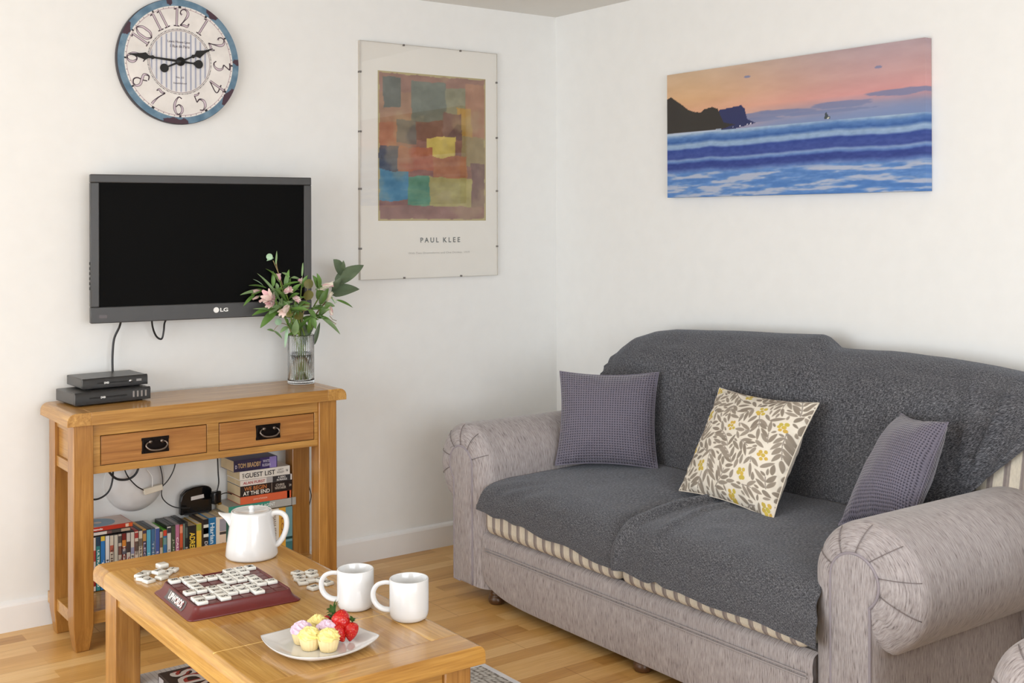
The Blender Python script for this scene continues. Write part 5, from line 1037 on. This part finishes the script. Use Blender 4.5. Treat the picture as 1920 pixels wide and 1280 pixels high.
petal = plain('petal_blush', (240, 218, 210), .5, var=.1); petalw = plain('petal_cream', (232, 224, 206), .5, var=.08); petalp = plain('petal_pink', (230, 186, 190), .5, var=.12); twig = plain('twig_brown', (150, 132, 92), .6, var=.2)
T = lambda px, py, dy=0.: aty(px, py, VYc + (min(dy, -.012) - .012 if px < 584 and py < 610 else dy))
camd = Vector((float(CP[0]), float(CP[1]), float(CP[2])))
def leafpart(parent, a, b, w, m_, sag=.06, face=.7, tw=0., shape=.8, seed=0):
    w *= 1.25; a, b = Vector(a), Vector(b); n_ = (camd - a).normalized() * face + Vector((.1, -.1, .8)); g = G(); blade(g, a, b, w, n_, sag, 0, 10, .28, tw, shape); return build('leaf', g, m_, parent)
def roundleaf(parent, c_, r, tilt, m_):
    c_ = Vector(c_); n_ = ((camd - c_).normalized() + Vector(tilt)).normalized(); o1 = n_.orthogonal().normalized(); o2 = n_.cross(o1); g = G(); R = []
    for q in (1., .75, .45, .1): R.append([tuple(c_ + (o1 * cos(a) + o2 * sin(a) * .92) * r * q - n_ * (.12 * r * (q * q)) + n_ * .06 * r * sin(2 * a) * q) for a in np.linspace(0, 2 * PI, 25)[:-1]])
    g.rings(R, 0, True, True, False); g.add([R[-1][i] for i in range(24)], [tuple(range(24))]); return build('leaf', g, m_, parent)
def bloom(parent, base, tip, w, m1, m2, openness=.5, seed=0):
    base, tip = Vector(base), Vector(tip); ax = (tip - base); L = ax.length; ax.normalize(); o1 = ax.orthogonal().normalized(); o2 = ax.cross(o1); g = G(); r0 = random.Random(seed)
    for k_ in range(6):
        a = 2 * PI * k_ / 6 + r0.random() * .25; dr = o1 * cos(a) + o2 * sin(a); op = openness * (.75 + .5 * r0.random()); W = w * (.52 if k_ % 2 else .42); vs = []; n_ = 8; sd = ax.cross(dr)
        for i in range(n_ + 1):
            q = i / n_; c_ = base + ax * (L * q * (1 - .12 * op * q)) + dr * (w * .5 * (.16 + .5 * sin(PI * q * .62) * (.5 + op * .5) + op * .75 * q ** 3)); hw = W / 2 * (.25 + .95 * sin(PI * min(1., .12 + q * .84)) ** .9)
            for s_ in (-1, -.5, 0, .5, 1): vs.append(tuple(c_ + sd * hw * s_ - dr * (hw * .5 * abs(s_)) + ax * (-.1 * hw * abs(s_) * q)))
        g.add(vs, [(5 * i + j, 5 * i + j + 1, 5 * i + j + 6, 5 * i + j + 5) for i in range(n_) for j in range(4)], 1 if (k_ % 3 == 0) else 0)
    g.lathe([(.0, -.002), (.0032, .0), (.004, .004), (.003, .008)], (0, 0, 0), 8, 2); q0 = len(g.v) - 32; g.v[q0:] = [tuple(base + o1 * x_ + o2 * y_ + ax * (z_ - .004)) for x_, y_, z_ in g.v[q0:]]
    return build('flower', g, [m1, m2, leafB], parent)
def sprig(name, label, cat, grp, base_dx, path, r=.0028, m_=None):
    """a stem standing in the vase: from the vase floor, over the rim, along path (pixel, pixel, depth)"""
    t = thing(name, label, cat, (VX, VYc, .815), 0, grp); b0 = Vector((VX - base_dx[0] * .7, VYc - base_dx[1] * .5, .816)); rim = Vector((VX + base_dx[0], VYc + base_dx[1], .80 + VH * .99)); P_ = [b0, (b0 + rim) / 2 + Vector((0, 0, 0)), rim] + [T(*q) for q in path]
    build('stem', G().tube(spline(P_, 6), r, 8), m_ or stemg, t)
    if name == 'flower_stem':
        r0 = random.Random(label)
        for i in range(6):
            f_ = r0.uniform(.0, .95) * (len(P_) - 3); k_ = 2 + int(f_); a_ = P_[k_].lerp(P_[min(k_ + 1, len(P_) - 1)], f_ - int(f_)); an = r0.uniform(-.3, PI + .3); L_ = r0.uniform(.045, .085)
            e_ = a_ + RX * (L_ * cos(an)) + ZZ * (L_ * (sin(an) * .8 + .1)) - FX * r0.uniform(.0, .04)
            leafpart(t, a_, e_, r0.uniform(.012, .021), r0.choice((leafA, leafA, leafB)), r0.uniform(.0, .12), .7, r0.uniform(-.5, .5))
    return t
GA = 'pink flower stems in the vase'
s = sprig('flower_stem', 'flower stem with the largest open pink bloom, leaning over the television edge', 'flower', GA, (-.03, -.012), [(532, 592, -.02), (518, 570, -.05)])
bloom(s, T(514, 562, -.06), T(497, 553, -.085), .046, petal, petalp, .95, 1); bloom(s, T(514, 566, -.06), T(502, 572, -.09), .034, petal, petalp, .6, 2); bloom(s, T(516, 556, -.05), T(509, 546, -.07), .026, petalw, leafB, .3, 9); bloom(s, T(497, 560, -.06), T(487, 565, -.07), .02, petal, petalp, .2, 21)
for a, b, w, q in (((520, 575), (472, 592), .020, leafA), ((520, 580), (488, 615), .026, leafA), ((524, 572), (504, 589), .020, leafB), ((526, 586), (474, 579), .010, leafB), ((528, 570), (482, 512), .013, leafB)): leafpart(s, T(*a, -.05), T(*b, -.07), w, q)
s = sprig('flower_stem', 'flower stem with a closed pink bud, reaching far across the black screen', 'flower', GA, (-.036, .0), [(526, 580, .0), (505, 550, -.01), (488, 545, -.02)])
bloom(s, T(488, 545, -.02), T(472, 547, -.03), .026, petal, petalp, .25, 3); bloom(s, T(486, 555, -.02), T(474, 561, -.03), .016, petal, petalp, .1, 31)
for a, b, w, q in (((496, 545), (450, 553), .014, leafB), ((492, 543), (471, 553), .018, leafA), ((478, 552), (456, 574), .011, leafA), ((500, 540), (466, 535), .009, leafA), ((494, 536), (474, 523), .004, leafE)): leafpart(s, T(*a, -.02), T(*b, -.03), w, q)
s = sprig('flower_stem', 'flower stem with a small pink bud standing highest below the round pale leaf', 'flower', GA, (-.02, .012), [(541, 580, .02), (530, 545, .02), (524, 525, .02)])
bloom(s, T(523, 526, .02), T(522, 512, .01), .030, petal, petalp, .4, 4)
for a, b, w, q in (((512, 538), (512, 508), .013, leafA), ((534, 538), (542, 505), .014, leafA), ((544, 520), (528, 511), .012, leafB), ((520, 542), (518, 530), .012, leafB), ((530, 560), (545, 521), .02, leafA)): leafpart(s, T(*a, .015), T(*b, .0), w, q)
s = sprig('flower_stem', 'flower stem with a half open pink bloom in the centre of the bunch', 'flower', GA, (-.012, -.02), [(548, 590, -.03), (541, 565, -.05), (537, 552, -.06)])
bloom(s, T(533, 548, -.06), T(546, 541, -.085), .036, petal, petalp, .45, 5)
for a, b, w, q in (((538, 566), (513, 540), .018, leafA), ((541, 575), (524, 553), .016, leafA), ((545, 550), (564, 532), .017, leafA), ((546, 572), (556, 585), .017, leafB)): leafpart(s, T(*a, -.055), T(*b, -.075), w, q)
s = sprig('flower_stem', 'flower stem whose pale bloom droops low above the vase rim', 'flower', GA, (-.022, -.03), [(548, 606, -.05), (545, 586, -.08), (540, 573, -.09)])
bloom(s, T(541, 573, -.09), T(527, 589, -.115), .040, petal, petalw, .5, 6)
for a, b, w, q in (((546, 575), (554, 590), .012, leafB), ((541, 612), (534, 596), .02, leafA), ((548, 624), (537, 605), .024, leafA), ((552, 628), (556, 598), .022, leafB), ((540, 612), (525, 624), .014, leafB)): leafpart(s, T(*a, -.07), T(*b, -.08), w, q)
s = sprig('flower_stem', 'flower stem with a pink striped bloom facing the olive round leaves', 'flower', GA, (.0, -.03), [(560, 600, -.04), (556, 575, -.06), (552, 560, -.07)])
bloom(s, T(549, 556, -.07), T(565, 563, -.09), .036, petal, petalp, .6, 7)
for a, b, w, q in (((558, 580), (552, 600), .016, leafA), ((552, 566), (559, 585), .014, leafB)): leafpart(s, T(*a, -.06), T(*b, -.07), w, q)
s = sprig('flower_stem', 'flower stem with a pink bud beside the white television edge strip', 'flower', GA, (.008, .02), [(562, 590, .03), (564, 550, .03), (566, 532, .03)])
bloom(s, T(567, 533, .03), T(561, 520, .02), .032, petal, petalp, .5, 8); bloom(s, T(572, 532, .02), T(575, 519, .01), .024, petalw, leafB, .3, 10)
for a, b, w, q in (((566, 520), (568, 489), .006, leafB), ((562, 522), (545, 521), .013, leafB)): leafpart(s, T(*a, .03), T(*b, .02), w, q)
s = sprig('flower_stem', 'flower stem carrying a white bloom with pink heart beside the dark leaves', 'flower', GA, (.025, .0), [(584, 585, .0), (598, 558, -.02), (607, 545, -.03)])
bloom(s, T(604, 536, -.03), T(626, 532, -.05), .032, petalw, petalp, .4, 11); bloom(s, T(612, 565, -.03), T(623, 547, -.05), .026, petalw, petalw, .3, 12); bloom(s, T(594, 542, -.03), T(612, 540, -.04), .018, petalw, leafB, .15, 13); bloom(s, T(622, 558, -.03), T(630, 568, -.04), .018, leafE, petalw, .1, 14)
for a, b, w, q in (((600, 572), (616, 540), .022, leafA), ((596, 540), (586, 516), .022, leafA), ((600, 537), (594, 512), .016, leafA), ((608, 572), (628, 574), .022, leafB), ((587, 578), (610, 578), .022, leafB), ((630, 562), (662, 577), .012, leafA)): leafpart(s, T(*a, -.03), T(*b, -.04), w, q)
s = sprig('flower_stem', 'flower stem with a closed bud hanging over a long drooping leaf', 'flower', GA, (.033, -.012), [(590, 600, -.03), (606, 588, -.05), (618, 578, -.06)], .0024)
bloom(s, T(619, 574, -.06), T(622, 591, -.07), .026, petalw, petalp, .1, 15)
for a, b, w, q in (((598, 591), (638, 627), .018, leafB), ((582, 592), (592, 617), .02, leafA), ((578, 580), (592, 597), .02, leafA), ((578, 625), (580, 596), .013, leafA)): leafpart(s, T(*a, -.05), T(*b, -.07), w, q)
g = G(); g.tube([T(618, 592, -.05), T(624, 599, -.05), T(631, 601, -.05)], .0012, 6); g.tube([T(616, 597, -.05), T(625, 604, -.05), T(630, 607, -.05), T(626, 609, -.05)], .0014, 6); build('tendril', g, twig, s)
s = sprig('leaf_sprig', 'thin leaf sprig topped by one pale round leaf above the flowers', 'leaf sprig', None, (-.015, .02), [(540, 590, .03), (531, 540, .03), (522, 512, .03), (512, 488, .03)], .0013, twig)
roundleaf(s, T(505, 481, .028), .0135, (-.3, .2, .2), leafE); leafpart(s, T(513, 483, .028), T(500, 489, .02), .011, leafE); leafpart(s, T(517, 496, .03), T(519, 470, .03), .006, leafB)
g = G(); g.tube([T(523, 514, .03), T(519, 500, .03), T(518, 487, .03)], [.0012, .0013, .0022], 6); build('twig', g, twig, s)
s = sprig('leaf_sprig', 'leaf sprig with large olive round leaves in the middle of the vase', 'leaf sprig', None, (.004, -.008), [(566, 600, -.05), (574, 565, -.06), (578, 530, -.06)], .002, twig)
for px, py, r_, tl in ((579, 532, .021, (.3, .1, .1)), (578, 553, .022, (-.1, .2, .3)), (571, 574, .021, (-.2, 0, .2)), (560, 591, .021, (.1, .0, .6)), (542, 585, .0215, (-.2, .1, .3))): roundleaf(s, T(px, py, -.075), r_ * .94, tl, leafO)
s = sprig('leaf_sprig', 'bending leaf sprig with pale leaves hanging below the television', 'leaf sprig', None, (-.04, -.01), [(541, 612, -.02), (530, 606, -.03), (520, 608, -.03)], .0014, twig)
roundleaf(s, T(522, 603, -.035), .014, (.2, -.2, .4), leafE); leafpart(s, T(514, 621, -.03), T(500, 618, -.03), .011, leafB); leafpart(s, T(513, 620, -.03), T(529, 635, -.03), .010, leafB); leafpart(s, T(539, 612, -.06), T(534, 652, -.06), .010, leafE, -.05); g = G(); g.tube([T(524, 607, -.03), T(517, 614, -.03), T(513, 620, -.03)], .001, 6); build('twig', g, twig, s)
s = sprig('leaf_branch', 'woody branch with big dark grey-green leaves leaning towards the poster', 'leaf branch', None, (.028, .014), [(592, 590, .01), (615, 560, .01), (632, 535, .01), (641, 512, .01)], .0034, twig)
for a, b, w, sag, sh in (((628, 533), (682, 497), .050, .04, .75), ((620, 552), (674, 542), .050, .09, .6), ((640, 516), (625, 486), .040, .05, 1.1), ((642, 508), (644, 488), .016, .1, .8), ((624, 545), (640, 520), .022, .1, .8)): leafpart(s, T(*a, -.01), T(*b, -.03), w, leafD, sag, .9, 0., sh)
leafpart(s, T(590, 600, -.01), T(572, 640, -.01), .018, leafD); leafpart(s, T(572, 650, -.02), T(565, 600, -.02), .022, leafD); leafpart(s, T(588, 648, -.0), T(600, 604, -.0), .015, leafD)
